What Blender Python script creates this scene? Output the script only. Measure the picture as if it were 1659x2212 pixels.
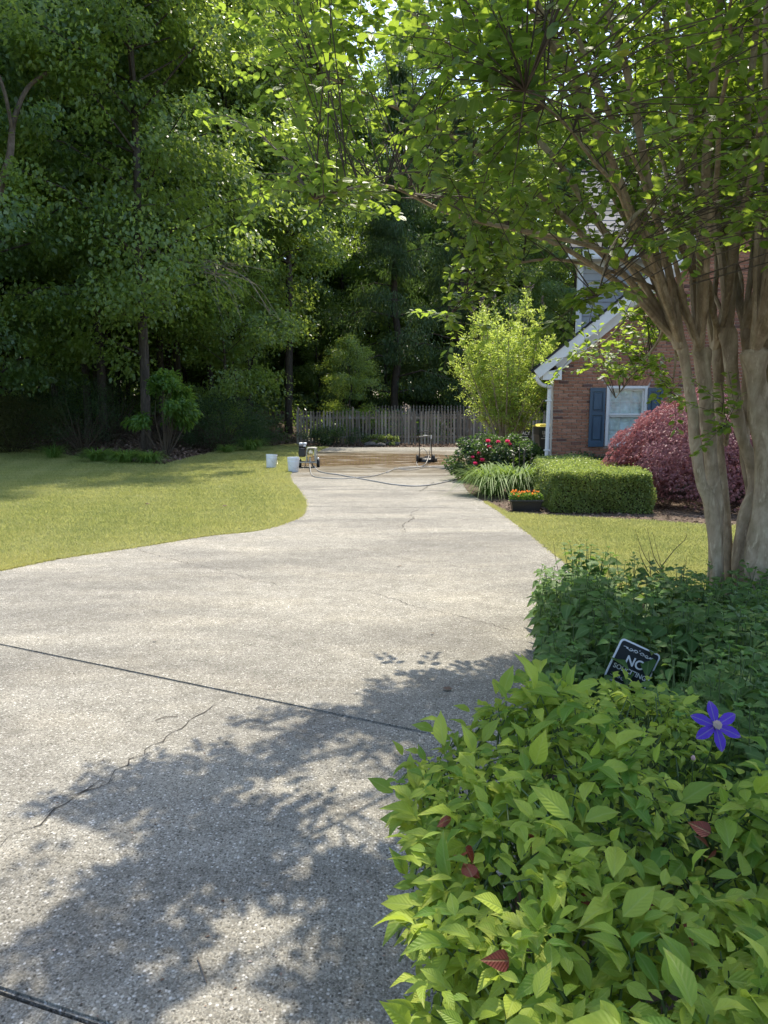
import bpy, math, random
import numpy as np
from mathutils import Vector, Matrix

for _o in list(bpy.data.objects):
    bpy.data.objects.remove(_o)
scn = bpy.context.scene
COL = scn.collection

# ------------------------------------------------------------------ camera
CAMH = 1.65
PITCH = math.radians(8.2)
cam_d = bpy.data.cameras.new('camera')
cam = bpy.data.objects.new('camera', cam_d)
COL.objects.link(cam)
cam.location = (0, 0, CAMH)
cam.rotation_euler = (math.radians(90) - PITCH, 0, 0)
cam_d.sensor_fit = 'VERTICAL'
cam_d.sensor_height = 36.0
cam_d.lens = 36.0 * 740 / 1024
cam_d.clip_start = 0.05
cam_d.clip_end = 1000
scn.camera = cam

# ------------------------------------------------------------------ light
SUN_EL = math.radians(62)
SUN_AZ = math.radians(12)           # from +Y towards +X
world = bpy.data.worlds.new('World')
scn.world = world
world.use_nodes = True
wn = world.node_tree.nodes
sky = wn.new('ShaderNodeTexSky')
sky.sky_type = 'NISHITA'
sky.sun_disc = False
sky.sun_elevation = SUN_EL
sky.sun_rotation = SUN_AZ
sky.air_density = 1.0
sky.dust_density = 1.5
sky.ozone_density = 1.0
world.node_tree.links.new(sky.outputs[0], wn['Background'].inputs[0])
wn['Background'].inputs[1].default_value = 0.15
sun_d = bpy.data.lights.new('sun', 'SUN')
sun_d.energy = 2.85
sun_d.angle = math.radians(0.55)
sun_d.color = (1.0, 0.92, 0.78)
sun = bpy.data.objects.new('sun', sun_d)
COL.objects.link(sun)
SD = Vector((math.cos(SUN_EL) * math.sin(SUN_AZ), math.cos(SUN_EL) * math.cos(SUN_AZ), math.sin(SUN_EL)))
sun.rotation_euler = SD.to_track_quat('Z', 'Y').to_euler()
sun.location = (10, 20, 40)
scn.view_settings.view_transform = 'Standard'
scn.view_settings.look = 'None'
scn.view_settings.exposure = 1.35
scn.view_settings.gamma = 1
scn.view_settings.use_curve_mapping = False
scn.render.engine = 'CYCLES'
cy = scn.cycles
cy.use_denoising = True
cy.max_bounces = 7
cy.diffuse_bounces = 4
cy.glossy_bounces = 3
cy.transmission_bounces = 5
cy.transparent_max_bounces = 6
cy.caustics_reflective = False
cy.caustics_refractive = False
cy.sample_clamp_indirect = 4

# ------------------------------------------------------------------ coordinates
# the photograph was measured in a 1659 x 2212 view; these turn a measured point into a place
def ray(px, py):
    u = (px * 768 / 1659 - 384) / 740
    v = (512 - py * 1024 / 2212) / 740
    c, s = math.cos(PITCH), math.sin(PITCH)
    return Vector((u, c + v * s, -s + v * c))
def G(px, py, h=0.0):
    d = ray(px, py)
    t = (h - CAMH) / d.z
    return Vector((d.x * t, d.y * t, h))
def P(px, py, Y):
    d = ray(px, py)
    t = Y / d.y
    return Vector((d.x * t, Y, CAMH + d.z * t))

rng = np.random.default_rng(7)
random.seed(7)

# ------------------------------------------------------------------ mesh helpers
def tag(o, label=None, cat=None, group=None, kind=None):
    if label: o['label'] = label
    if cat: o['category'] = cat
    if group: o['group'] = group
    if kind: o['kind'] = kind
    return o
def empty(name, loc=(0, 0, 0), rz=0.0, label=None, cat=None, group=None):
    o = bpy.data.objects.new(name, None)
    o.empty_display_size = 0.2
    COL.objects.link(o)
    o.location = loc
    o.rotation_euler = (0, 0, rz)
    return tag(o, label, cat, group)
def link(name, me, parent=None, mat=None):
    if mat is not None and not me.materials:
        me.materials.append(mat)
    o = bpy.data.objects.new(name, me)
    COL.objects.link(o)
    if parent is not None: o.parent = parent
    return o
def mesh_np(name, V, F, mat=None, uv=None, tint=None, smooth=False):
    """F: list of (M,k) int arrays (mixed sizes allowed)"""
    if not isinstance(F, list): F = [F]
    F = [np.asarray(f, dtype=np.int32) for f in F if len(f)]
    me = bpy.data.meshes.new(name)
    V = np.asarray(V, dtype=np.float32)
    me.vertices.add(len(V))
    me.vertices.foreach_set('co', V.ravel())
    loops = np.concatenate([f.ravel() for f in F])
    tot = np.concatenate([np.full(len(f), f.shape[1], dtype=np.int32) for f in F])
    start = np.concatenate([[0], np.cumsum(tot)[:-1]]).astype(np.int32)
    me.loops.add(len(loops)); me.polygons.add(len(tot))
    me.loops.foreach_set('vertex_index', loops)
    me.polygons.foreach_set('loop_start', start)
    me.polygons.foreach_set('loop_total', tot)
    if uv is not None:
        l = me.uv_layers.new(name='UVMap')
        l.data.foreach_set('uv', np.asarray(uv, dtype=np.float32)[loops].ravel())
    if tint is not None:
        a = me.attributes.new('tint', 'FLOAT', 'POINT')
        a.data.foreach_set('value', np.asarray(tint, dtype=np.float32))
    me.update(calc_edges=True)
    if smooth:
        me.polygons.foreach_set('use_smooth', np.ones(len(tot), dtype=bool))
    if mat: me.materials.append(mat)
    return me

class MB:
    """collects boxes, tubes, prisms into one mesh"""
    def __init__(s): s.v = []; s.f = []; s.t = []
    def add(s, vs, fs, tint=0.5):
        b = len(s.v)
        s.v += [tuple(v) for v in vs]
        s.f += [tuple(i + b for i in f) for f in fs]
        s.t += [tint] * len(vs)
        return s
    def box(s, c, d, M=None, tint=0.5, ch=0.0):
        x, y, z = d[0] / 2, d[1] / 2, d[2] / 2
        vs = [Vector((i * x, j * y, k * z)) for k in (-1, 1) for (i, j) in ((-1, -1), (1, -1), (1, 1), (-1, 1))]
        if ch:
            vs = []
            for k, q in ((-1, ch), (-1, 0), (1, 0), (1, ch)):
                zz = k * (z - (ch if q == 0 else 0))
                for (i, j) in ((-1, -1), (1, -1), (1, 1), (-1, 1)):
                    vs.append(Vector((i * (x - q), j * (y - q), zz)))
            fs = [(3, 2, 1, 0), (12, 13, 14, 15)]
            for r in range(3):
                for i in range(4):
                    a, b2 = r * 4 + i, r * 4 + (i + 1) % 4
                    fs.append((a, b2, b2 + 4, a + 4))
        else:
            fs = [(3, 2, 1, 0), (4, 5, 6, 7), (0, 1, 5, 4), (1, 2, 6, 5), (2, 3, 7, 6), (3, 0, 4, 7)]
        if M is not None: vs = [M @ v for v in vs]
        c = Vector(c)
        return s.add([v + c for v in vs], fs, tint)
    def tube(s, pts, r, n=8, cap=True, tint=0.5, closed=False, wob=0.0):
        pts = [Vector(p) for p in pts]
        if not hasattr(r, '__len__'): r = [r] * len(pts)
        vs = []; fs = []
        N = len(pts); up = Vector((0.13, 0.31, 0.94)).normalized(); X = None
        for i, p in enumerate(pts):
            a = pts[(i - 1) % N] if (closed or i > 0) else p
            b = pts[(i + 1) % N] if (closed or i < N - 1) else p
            d = (b - a)
            if d.length < 1e-7: d = Vector((0, 0, 1))
            d.normalize()
            if X is None:
                X = d.cross(up)
                if X.length < 1e-3: X = d.cross(Vector((1, 0, 0)))
            X = (X - d * X.dot(d)).normalized()
            Y = d.cross(X)
            for k in range(n):
                th = 2 * math.pi * k / n
                rr = r[i] * (1 + wob * math.sin(3 * th + i * .9) * .5 + wob * math.sin(2 * th - i * .5) * .5)
                vs.append(p + X * (rr * math.cos(th)) + Y * (rr * math.sin(th)))
        for i in range(N if closed else N - 1):
            j = (i + 1) % N
            for k in range(n):
                k2 = (k + 1) % n
                fs.append((i * n + k, i * n + k2, j * n + k2, j * n + k))
        if cap and not closed:
            fs.append(tuple(range(n))[::-1]); fs.append(tuple((N - 1) * n + k for k in range(n)))
        return s.add(vs, fs, tint)
    def lathe(s, prof, c=(0, 0, 0), n=24, axis='Z', tint=0.5, M=None):
        c = Vector(c); vs = []; fs = []
        for (r, h) in prof:
            for k in range(n):
                th = 2 * math.pi * k / n
                a, b = r * math.cos(th), r * math.sin(th)
                v = {'Z': Vector((a, b, h)), 'X': Vector((h, a, b)), 'Y': Vector((b, h, a))}[axis]
                if M is not None: v = M @ v
                vs.append(v + c)
        for i in range(len(prof) - 1):
            for k in range(n):
                k2 = (k + 1) % n
                fs.append((i * n + k, i * n + k2, (i + 1) * n + k2, (i + 1) * n + k))
        if prof[0][0] > 1e-4: fs.append(tuple(range(n))[::-1])
        if prof[-1][0] > 1e-4: fs.append(tuple((len(prof) - 1) * n + k for k in range(n)))
        return s.add(vs, fs, tint)
    def prism(s, poly, y0, y1, tint=0.5, f=lambda a, y, b: (a, y, b)):
        n = len(poly)
        vs = [Vector(f(a, y0, b)) for a, b in poly] + [Vector(f(a, y1, b)) for a, b in poly]
        fs = [tuple(range(n)), tuple(range(2 * n - 1, n - 1, -1))]
        fs += [(i, i + n, (i + 1) % n + n, (i + 1) % n) for i in range(n)]
        return s.add(vs, fs, tint)
    def build(s, name, mat, parent=None, smooth=False):
        me = bpy.data.meshes.new(name)
        me.from_pydata([tuple(v) for v in s.v], [], s.f)
        a = me.attributes.new('tint', 'FLOAT', 'POINT')
        a.data.foreach_set('value', np.asarray(s.t, dtype=np.float32))
        if smooth:
            me.polygons.foreach_set('use_smooth', np.ones(len(me.polygons), dtype=bool))
            try: me.set_sharp_from_angle(angle=math.radians(40))
            except Exception: pass
        me.update()
        me.materials.append(mat)
        return link(name, me, parent)

def spline(pts, m=6):
    """Catmull-Rom through the points"""
    pts = [Vector(p) for p in pts]
    P_ = [pts[0] * 2 - pts[1]] + pts + [pts[-1] * 2 - pts[-2]]
    out = []
    for i in range(1, len(P_) - 2):
        a, b, c, d = P_[i - 1:i + 3]
        for k in range(m):
            t = k / m
            out.append(0.5 * ((2 * b) + (c - a) * t + (2 * a - 5 * b + 4 * c - d) * t * t + (-a + 3 * b - 3 * c + d) * t ** 3))
    out.append(pts[-1])
    return out

# ------------------------------------------------------------------ leaves
def tpl_diamond(w=0.3, droop=0.12, fold=0.08):
    V = np.array([[0, 0, 0], [-w, .42, fold], [0, 1, -droop], [w, .42, fold]], float)
    return V, [np.array([[0, 3, 2], [0, 2, 1]])], np.array([[.5, 0], [0, .42], [.5, 1], [1, .42]], float)
def tpl_leaf(st, wd, droop=0.15, fold=0.06, lift=0.0, wave=0.0):
    """a leaf with a midrib: stations st (0..1), half widths wd"""
    V = [[0, 0, 0]]; uv = [[.5, 0]]
    mx = max(wd)
    for i, (t, w) in enumerate(zip(st, wd)):
        z = lift * t - droop * t * t
        wv = wave * (1 if i % 2 else -1)
        V += [[-w, t, z + fold * w / mx + wv], [0, t, z], [w, t, z + fold * w / mx - wv]]
        uv += [[.5 - w / mx / 2, t], [.5, t], [.5 + w / mx / 2, t]]
    V.append([0, 1, lift - droop]); uv.append([.5, 1])
    n = len(st); tip = 3 * n + 1
    tri = [[0, 2, 1], [0, 3, 2]]
    quad = []
    for i in range(n - 1):
        a = 1 + 3 * i
        quad += [[a, a + 1, a + 4, a + 3], [a + 1, a + 2, a + 5, a + 4]]
    a = 1 + 3 * (n - 1)
    tri += [[a, a + 1, tip], [a + 1, a + 2, tip]]
    return np.array(V, float), [np.array(tri), np.array(quad)], np.array(uv, float)
def tpl_palm(n=5, w=.07):
    V = []; F = []; uv = []
    for k in range(n):
        a = (k - (n - 1) / 2) * 0.52
        L = 1 - .22 * abs(k - (n - 1) / 2)
        b = len(V)
        dx, dy = math.sin(a), math.cos(a)
        V += [[0, 0, 0], [dx * L * .45 - dy * w, dy * L * .45 + dx * w, .02], [dx * L, dy * L, -.22 * L],
              [dx * L * .45 + dy * w, dy * L * .45 - dx * w, .02]]
        uv += [[.5, 0], [.2, .4], [.5, 1], [.8, .4]]
        F += [[b, b + 3, b + 2], [b, b + 2, b + 1]]
    return np.array(V, float), [np.array(F)], np.array(uv, float)
T_FAR = tpl_diamond(.34, .15, .07)
T_SMALL = tpl_diamond(.32, .1, .1)
T_CRAPE = tpl_leaf([.22, .55, .85], [.26, .34, .2], .12, .05)
T_POINT = tpl_leaf([.12, .3, .5, .7, .88], [.12, .22, .235, .16, .06], .22, .05)
T_POINT2 = tpl_leaf([.12, .3, .5, .7, .88], [.11, .2, .22, .15, .05], .42, .08, .1, .012)
T_POINT3 = tpl_leaf([.12, .3, .5, .7, .88], [.09, .19, .21, .14, .05], .65, .12, .3, .02)
T_HEART = tpl_leaf([.06, .22, .45, .7, .9], [.2, .34, .3, .17, .06], .3, .07, .08)
T_HEART2 = tpl_leaf([.06, .22, .45, .7, .9], [.2, .32, .29, .17, .06], .6, .12, .2, .014)
T_PALM = tpl_palm()

def frames(d, n):
    d = d / (np.linalg.norm(d, axis=1, keepdims=True) + 1e-9)
    n = n - (n * d).sum(1, keepdims=True) * d
    n = n / (np.linalg.norm(n, axis=1, keepdims=True) + 1e-9)
    return np.cross(d, n), d, n
def scatter(name, tpl, pos, d, n, size, tint, mat, parent=None, smooth=False, kind=None):
    TV, TF, TU = tpl
    X, D, Z = frames(d, n)
    N, k = len(pos), len(TV)
    size = np.broadcast_to(np.asarray(size, float), (N,))
    V = pos[:, None, :] + size[:, None, None] * (TV[None, :, 0:1] * X[:, None] + TV[None, :, 1:2] * D[:, None] + TV[None, :, 2:3] * Z[:, None])
    off = (np.arange(N) * k)[:, None, None]
    F = [(f[None] + off).reshape(-1, f.shape[1]) for f in TF]
    me = mesh_np(name, V.reshape(-1, 3), F, mat, np.tile(TU, (N, 1)), np.repeat(np.clip(tint, 0, 1), k), smooth)
    o = link(name, me, parent)
    if kind: o['kind'] = kind
    return o
def single_leaves(parent, name, tpls, mat, pos, d, n, size, tint, org=(0, 0, 0)):
    """each leaf an object of its own; mesh data shared between alike leaves"""
    K = 5; pool = []
    for ti, tpl in enumerate(tpls):
        for k in range(K):
            V, F, U = tpl
            pool.append(mesh_np(name, V, F, mat, U, np.full(len(V), (k + .5) / K), True))
    X, D, Z = frames(d, n)
    size = np.broadcast_to(np.asarray(size, float), (len(pos),))
    for i in range(len(pos)):
        me = pool[(i % len(tpls)) * K + min(K - 1, max(0, int(tint[i] * K)))]
        o = bpy.data.objects.new(name, me)
        COL.objects.link(o)
        o.parent = parent
        s = size[i]
        p = pos[i] - np.asarray(org)
        o.matrix_basis = Matrix(((X[i, 0] * s, D[i, 0] * s, Z[i, 0] * s, p[0]), (X[i, 1] * s, D[i, 1] * s, Z[i, 1] * s, p[1]),
                                 (X[i, 2] * s, D[i, 2] * s, Z[i, 2] * s, p[2]), (0, 0, 0, 1)))
def rdir(N, up=0.0, r=None):
    r = r or rng
    a = r.normal(size=(N, 3)); a /= np.linalg.norm(a, axis=1, keepdims=True)
    a[:, 2] += up
    return a / np.linalg.norm(a, axis=1, keepdims=True)
def leafy(parent, name, tpls, mat, pos, d, n, size, tint, single=300, only=None):
    """largest-showing leaves singly, the rest as one stuff part; pos in world coords, parent at its own place"""
    org = np.array(parent.location)
    pos = np.asarray(pos)
    dist = np.linalg.norm(pos - np.array([0, 0, CAMH]), axis=1)
    size = np.broadcast_to(np.asarray(size, float), (len(pos),))
    inview = (np.abs(pos[:, 0]) < pos[:, 1] * .56)
    score = size / dist * np.where(inview, 1, .2) * (only if only is not None else 1)
    idx = np.argsort(-score)
    a, b = idx[:single], idx[single:]
    if single:
        single_leaves(parent, 'leaf', tpls, mat, pos[a], d[a], n[a], size[a], tint[a], org)
    T = len(tpls)
    for t in range(T):
        bb = b[t::T]
        scatter(name, tpls[t], pos[bb] - org, d[bb], n[bb], size[bb], tint[bb], mat, parent, True, 'stuff')

# ------------------------------------------------------------------ materials
class NT:
    def __init__(s, name):
        s.m = bpy.data.materials.new(name); s.m.use_nodes = True
        s.t = s.m.node_tree; s.t.nodes.clear()
        s.out = s.t.nodes.new('ShaderNodeOutputMaterial')
    def n(s, typ, ins=None, **kw):
        x = s.t.nodes.new('ShaderNode' + typ)
        for k, v in kw.items(): setattr(x, k, v)
        for k, v in (ins or {}).items():
            if hasattr(v, 'is_output') or isinstance(v, bpy.types.NodeSocket): s.t.links.new(v, x.inputs[k])
            else: x.inputs[k].default_value = v
        return x
    def pos(s): return s.n('NewGeometry').outputs['Position']
    def obj(s): return s.n('TexCoord').outputs['Object']
    def noise(s, vec, scale, detail=4, rough=.55, dist=0.0):
        return s.n('TexNoise', {'Vector': vec, 'Scale': scale, 'Detail': detail, 'Roughness': rough, 'Distortion': dist}).outputs[0]
    def ramp(s, fac, stops, interp='LINEAR'):
        r = s.n('ValToRGB', {'Fac': fac}); e = r.color_ramp; e.interpolation = interp
        while len(e.elements) < len(stops): e.elements.new(.5)
        for el, (p, c) in zip(e.elements, stops):
            el.position = p
            el.color = c if hasattr(c, '__len__') and len(c) == 4 else ((*c, 1) if hasattr(c, '__len__') else (c, c, c, 1))
        return r.outputs[0]
    def mix(s, f, a, b, mode='MIX'):
        def c(v): return (*v, 1) if isinstance(v, tuple) and len(v) == 3 else v
        x = s.n('Mix', data_type='RGBA', blend_type=mode)
        for i, v in ((0, f), (6, c(a)), (7, c(b))):
            if isinstance(v, bpy.types.NodeSocket): s.t.links.new(v, x.inputs[i])
            else: x.inputs[i].default_value = v
        return x.outputs[2]
    def math(s, op, a, b=0.0, c=None, clamp=False):
        x = s.n('Math', operation=op, use_clamp=clamp)
        for i, v in enumerate((a, b) + ((c,) if c is not None else ())):
            if isinstance(v, bpy.types.NodeSocket): s.t.links.new(v, x.inputs[i])
            else: x.inputs[i].default_value = v
        return x.outputs[0]
    def scale(s, vec, sc):
        return s.n('Mapping', {'Vector': vec, 'Scale': sc}).outputs[0]
    def bump(s, h, strength=.3, dist=.01, normal=None):
        ins = {'Height': h, 'Strength': strength, 'Distance': dist}
        if normal is not None: ins['Normal'] = normal
        return s.n('Bump', ins).outputs[0]
    def bsdf(s, col, rough=.6, normal=None, metal=0.0, spec=.5, extra=None):
        ins = {'Base Color': (*col, 1) if isinstance(col, tuple) and len(col) == 3 else col, 'Roughness': rough, 'Metallic': metal, 'Specular IOR Level': spec}
        if normal is not None: ins['Normal'] = normal
        ins.update(extra or {})
        return s.n('BsdfPrincipled', ins).outputs[0]
    def end(s, sh):
        s.t.links.new(sh, s.out.inputs['Surface']); return s.m

def leaf_mat(name, c0, c1, trans, tw=.45, rough=.42, veins=False, spec=.45, c2=None):
    m = NT(name)
    tint = m.n('Attribute', attribute_name='tint').outputs['Fac']
    stops = [(0, c0), (1, c1)] if c2 is None else [(0, c0), (.9, c1), (.93, c2), (1, c2)]
    col = m.ramp(tint, stops)
    nrm = None
    if veins:
        uv = m.n('UVMap').outputs[0]
        sx = m.n('SeparateXYZ', {'Vector': uv})
        a = m.math('ABSOLUTE', m.math('SUBTRACT', sx.outputs[0], .5))
        ph = m.math('SUBTRACT', m.math('MULTIPLY', sx.outputs[1], 50), m.math('MULTIPLY', a, 34))
        w = m.math('SINE', ph)
        rib = m.math('SUBTRACT', 1, m.math('MULTIPLY', a, 14), clamp=True)
        col = m.mix(m.math('MULTIPLY', rib, .45), col, m.mix(.5, col, (.5, .6, .25)))
        blot = m.noise(m.obj(), 30, 2)
        col = m.mix(m.ramp(blot, [(.35, 0), (.8, .35)]), col, m.mix(1, col, (.9, .8, .5), 'MULTIPLY'))
        spot = m.noise(m.obj(), 7, 4, .7)
        col = m.mix(m.ramp(spot, [(.60, 0), (.68, .55)]), col, m.mix(.5, col, (.20, .13, .04)))
        tipm = m.math('MULTIPLY', m.ramp(sx.outputs[1], [(.72, 0), (1, .5)]), m.ramp(spot, [(.45, 0), (.55, 1)]))
        col = m.mix(tipm, col, m.mix(.5, col, (.45, .22, .06)))
        nrm = m.bump(m.math('ADD', m.math('MULTIPLY', w, .5), m.math('MULTIPLY', rib, -2)), .35, .002)
    else:
        nz = m.noise(m.pos(), 1.1, 2)
        col = m.mix(m.ramp(nz, [(.35, 0), (.7, .4)]), col, m.mix(1, col, (1.25, 1.1, .6), 'MULTIPLY'))
    p = m.bsdf(col, rough, nrm, spec=spec)
    tcol = m.mix(.8, col, trans)
    t = m.n('BsdfTranslucent', {'Color': tcol}).outputs[0]
    return m.end(m.n('MixShader', {0: tw, 1: p, 2: t}).outputs[0])

def plain(name, col, rough=.5, metal=0.0, vary=.12, scale=6.0, bump=0.0, bscale=60, spec=.5):
    m = NT(name)
    nz = m.noise(m.obj(), scale, 5, .6)
    dark = tuple(c * (1 - vary * 2) for c in col); lite = tuple(min(1, c * (1 + vary)) for c in col)
    c = m.ramp(nz, [(.3, dark), (.7, lite)])
    nr = m.bump(m.noise(m.obj(), bscale, 3), bump, .005) if bump else None
    r = m.math('ADD', rough - .06, m.math('MULTIPLY', nz, .12))
    return m.end(m.bsdf(c, r, nr, metal, spec))

def m_concrete():
    m = NT('concrete')
    p = m.pos()
    v = m.n('TexVoronoi', {'Vector': p, 'Scale': 95.0, 'Randomness': 1.0})
    v2 = m.n('TexVoronoi', {'Vector': p, 'Scale': 210.0})
    sep = m.n('SeparateColor', {'Color': v.outputs['Color']})
    sep2 = m.n('SeparateColor', {'Color': v2.outputs['Color']})
    st = m.ramp(sep.outputs[0], [(0, (.075, .07, .058)), (.2, (.17, .16, .137)), (.5, (.255, .245, .212)), (.8, (.34, .325, .285)), (.92, (.5, .49, .455)), (1, (.68, .67, .64))])
    fine = m.ramp(sep2.outputs[1], [(0, (.15, .143, .122)), (.55, (.27, .26, .225)), (1, (.42, .405, .36))])
    base = m.mix(m.ramp(v.outputs['Distance'], [(.3, 0), (.62, 1)]), st, fine)
    big = m.noise(m.scale(p, (.35, 1.0, 1)), .9, 6, .62, .6)
    base = m.mix(m.ramp(big, [(.36, .0), (.5, .35), (.62, .9)]), base, m.mix(1, base, (.62, .62, .63), 'MULTIPLY'))
    mid = m.noise(p, 6.5, 5, .7)
    base = m.mix(m.ramp(mid, [(.4, 0), (.66, .7)]), base, m.mix(1, base, (.68, .67, .65), 'MULTIPLY'))
    lt = m.noise(m.scale(p, (.5, 1.3, 1)), 1.7, 5, .6)
    base = m.mix(1, base, (1.0, .98, .94), 'MULTIPLY')
    base = m.mix(m.ramp(lt, [(.48, 0), (.66, .9)]), base, m.mix(1, base, (1.22, 1.2, 1.16), 'MULTIPLY'))
    # washed area far up the drive: wet concrete and a muddy puddle
    s = m.n('SeparateXYZ', {'Vector': p})
    wob = m.math('MULTIPLY', m.math('SUBTRACT', m.noise(m.scale(p, (.35, 1, 1)), .55, 5, .65, .8), .5), 7.5)
    yy = m.math('ADD', s.outputs[1], wob)
    xx = m.math('ADD', s.outputs[0], m.math('MULTIPLY', wob, .5))
    wet = m.math('MULTIPLY', m.ramp(m.math('DIVIDE', yy, 40), [(.425, 0), (.455, 1), (.66, 1), (.69, 0)]),
                 m.ramp(m.math('DIVIDE', m.math('ADD', xx, 10), 20), [(.3, 0), (.34, 1), (.78, 1), (.9, .3)]))
    fw = m.noise(m.scale(p, (.6, 2.2, 1)), 1.5, 6, .7, .5)
    wet = m.math('MULTIPLY', wet, m.ramp(fw, [(.38, .2), (.5, 1)]))
    pud = m.math('MULTIPLY', m.ramp(m.math('DIVIDE', yy, 40), [(.50, 0), (.515, 1), (.625, 1), (.635, 0)]),
                 m.ramp(m.math('DIVIDE', m.math('ADD', xx, 10), 20), [(.355, 0), (.375, 1), (.60, 1), (.64, 0)]))
    pud = m.math('MULTIPLY', pud, m.ramp(fw, [(.36, 0), (.43, 1)]))
    col = m.mix(m.math('MULTIPLY', wet, .9), base, m.mix(1, base, (.5, .42, .31), 'MULTIPLY'))
    col = m.mix(pud, col, m.ramp(m.noise(m.scale(p, (.5, 2.5, 1)), 1.3, 5, .65), [(.38, (.14, .095, .052)), (.6, (.26, .18, .10))]))
    rough = m.math('SUBTRACT', .88, m.math('MULTIPLY', wet, .5))
    rough = m.mix(pud, rough, (.14, .14, .14))
    h = m.math('ADD', m.math('MULTIPLY', v.outputs['Distance'], -1.0), m.math('MULTIPLY', m.noise(p, 40, 4), 1.1))
    b = m.bump(m.math('MULTIPLY', h, m.math('SUBTRACT', 1, pud)), .5, .006)
    return m.end(m.bsdf(col, rough, b, spec=.4))

def m_ground(name, cols, scales=(3, 30), rough=.95, bump=.6):
    m = NT(name); p = m.pos()
    a = m.noise(p, scales[0], 5, .65); b = m.noise(p, scales[1], 5, .7)
    c = m.ramp(m.math('ADD', m.math('MULTIPLY', a, .5), m.math('MULTIPLY', b, .5)), [(.32 + .36 * i / (len(cols) - 1), q) for i, q in enumerate(cols)])
    return m.end(m.bsdf(c, rough, m.bump(b, bump, .03), spec=.2))

def m_bark(name, c0, c1, c2, sc=(9, 9, 1.6), bump=.35):
    m = NT(name); p = m.pos()
    a = m.noise(m.scale(p, sc), 1.0, 6, .62, .9)
    b = m.noise(p, 9, 5, .65)
    c = m.ramp(a, [(.3, c0), (.5, c1), (.7, c2)])
    c = m.mix(m.ramp(b, [(.42, 0), (.66, .65)]), c, m.mix(1, c, (.6, .62, .52), 'MULTIPLY'))
    d = m.noise(m.scale(p, (22, 22, 5)), 1.3, 3, .6)
    c = m.mix(m.ramp(d, [(.6, 0), (.68, .5)]), c, tuple(min(1, x * 1.25) for x in c2))
    return m.end(m.bsdf(c, .8, m.bump(m.math('ADD', a, m.math('MULTIPLY', b, .5)), bump, .02), spec=.25))

def m_tinted(name, stops, rough=.8, vary=.25, sc=25, bump=.25, spec=.3, stretch=(1, 1, 1)):
    m = NT(name)
    t = m.n('Attribute', attribute_name='tint').outputs['Fac']
    c = m.ramp(t, stops)
    p = m.scale(m.obj(), stretch)
    nz = m.noise(m.pos() if stretch == (1, 1, 1) else p, sc, 5, .7)
    c = m.mix(m.ramp(nz, [(.35, 0), (.7, vary * 2)]), c, m.mix(1, c, (.55, .55, .55), 'MULTIPLY'))
    return m.end(m.bsdf(c, rough, m.bump(nz, bump, .006), spec=spec))

M = {}
M['concrete'] = m_concrete()
M['soil'] = m_ground('soil', [(.03, .022, .015), (.07, .05, .033), (.12, .085, .055)])
M['lawn_soil'] = m_ground('lawn_soil', [(.09, .11, .03), (.15, .16, .05), (.22, .2, .08)], (.8, 18))
M['litter'] = m_ground('litter', [(.055, .04, .028), (.11, .082, .058), (.20, .155, .115)], (2.5, 22))
M['leaflitter'] = m_tinted('leaf_litter', [(0, (.07, .045, .032)), (.5, (.18, .12, .085)), (.85, (.32, .23, .18)), (1, (.55, .46, .40))], .9)
M['grass'] = leaf_mat('grass_blade', (.16, .21, .055), (.46, .43, .19), (.60, .62, .21), .42, .5, spec=.3)
M['crape'] = leaf_mat('crape_leaf', (.018, .062, .022), (.06, .13, .035), (.50, .68, .06), .5, .36, True, c2=(.3, .2, .03), spec=.6)
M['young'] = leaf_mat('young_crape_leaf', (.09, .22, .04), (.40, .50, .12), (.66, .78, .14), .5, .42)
M['nandina'] = leaf_mat('nandina_leaf', (.09, .21, .03), (.42, .50, .075), (.52, .66, .07), .42, .5, True, .3)
M['nandina_red'] = leaf_mat('nandina_red_leaf', (.10, .018, .016), (.22, .05, .03), (.4, .08, .04), .35, .45, True)
M['perennial'] = leaf_mat('perennial_leaf', (.05, .12, .03), (.12, .215, .06), (.28, .44, .07), .36, .55, True, c2=(.14, .28, .06), spec=.35)
M['hedge'] = leaf_mat('hedge_leaf', (.04, .085, .025), (.34, .40, .14), (.5, .62, .12), .38, .4)
M['maple_red'] = leaf_mat('red_maple_leaf', (.085, .024, .034), (.42, .17, .19), (.62, .24, .25), .34, .38, spec=.8)
M['dkleaf'] = leaf_mat('dark_shrub_leaf', (.02, .045, .02), (.05, .085, .035), (.15, .28, .05), .35, .42)
M['azalea'] = leaf_mat('azalea_leaf', (.035, .06, .02), (.09, .09, .03), (.22, .26, .06), .35, .5, c2=(.2, .06, .03))
M['broadleaf'] = leaf_mat('broad_shrub_leaf', (.05, .12, .03), (.10, .2, .04), (.32, .5, .06), .42, .42)
M['strap'] = leaf_mat('strap_leaf', (.06, .14, .03), (.17, .27, .06), (.38, .52, .07), .35, .55, spec=.3)
M['forest'] = leaf_mat('forest_leaf', (.055, .11, .06), (.12, .19, .09), (.42, .6, .06), .46, .38, spec=.65)
M['forest2'] = leaf_mat('forest_leaf_light', (.08, .15, .05), (.16, .24, .075), (.55, .70, .09), .5, .38, spec=.65)
M['conifer'] = leaf_mat('conifer_needles', (.04, .085, .035), (.08, .13, .045), (.18, .3, .06), .35, .5)
M['crape_bark'] = m_bark('crape_bark', (.21, .15, .098), (.36, .275, .19), (.50, .405, .295), (10, 10, 3.2), .22)
M['forest_bark'] = m_bark('forest_bark', (.025, .02, .016), (.06, .048, .038), (.11, .09, .075), (14, 14, 2))
M['grey_bark'] = m_bark('grey_bark', (.07, .055, .042), (.13, .10, .08), (.21, .17, .135), (12, 12, 3), .25)
M['twig'] = plain('twig', (.07, .05, .03), .8)
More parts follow.
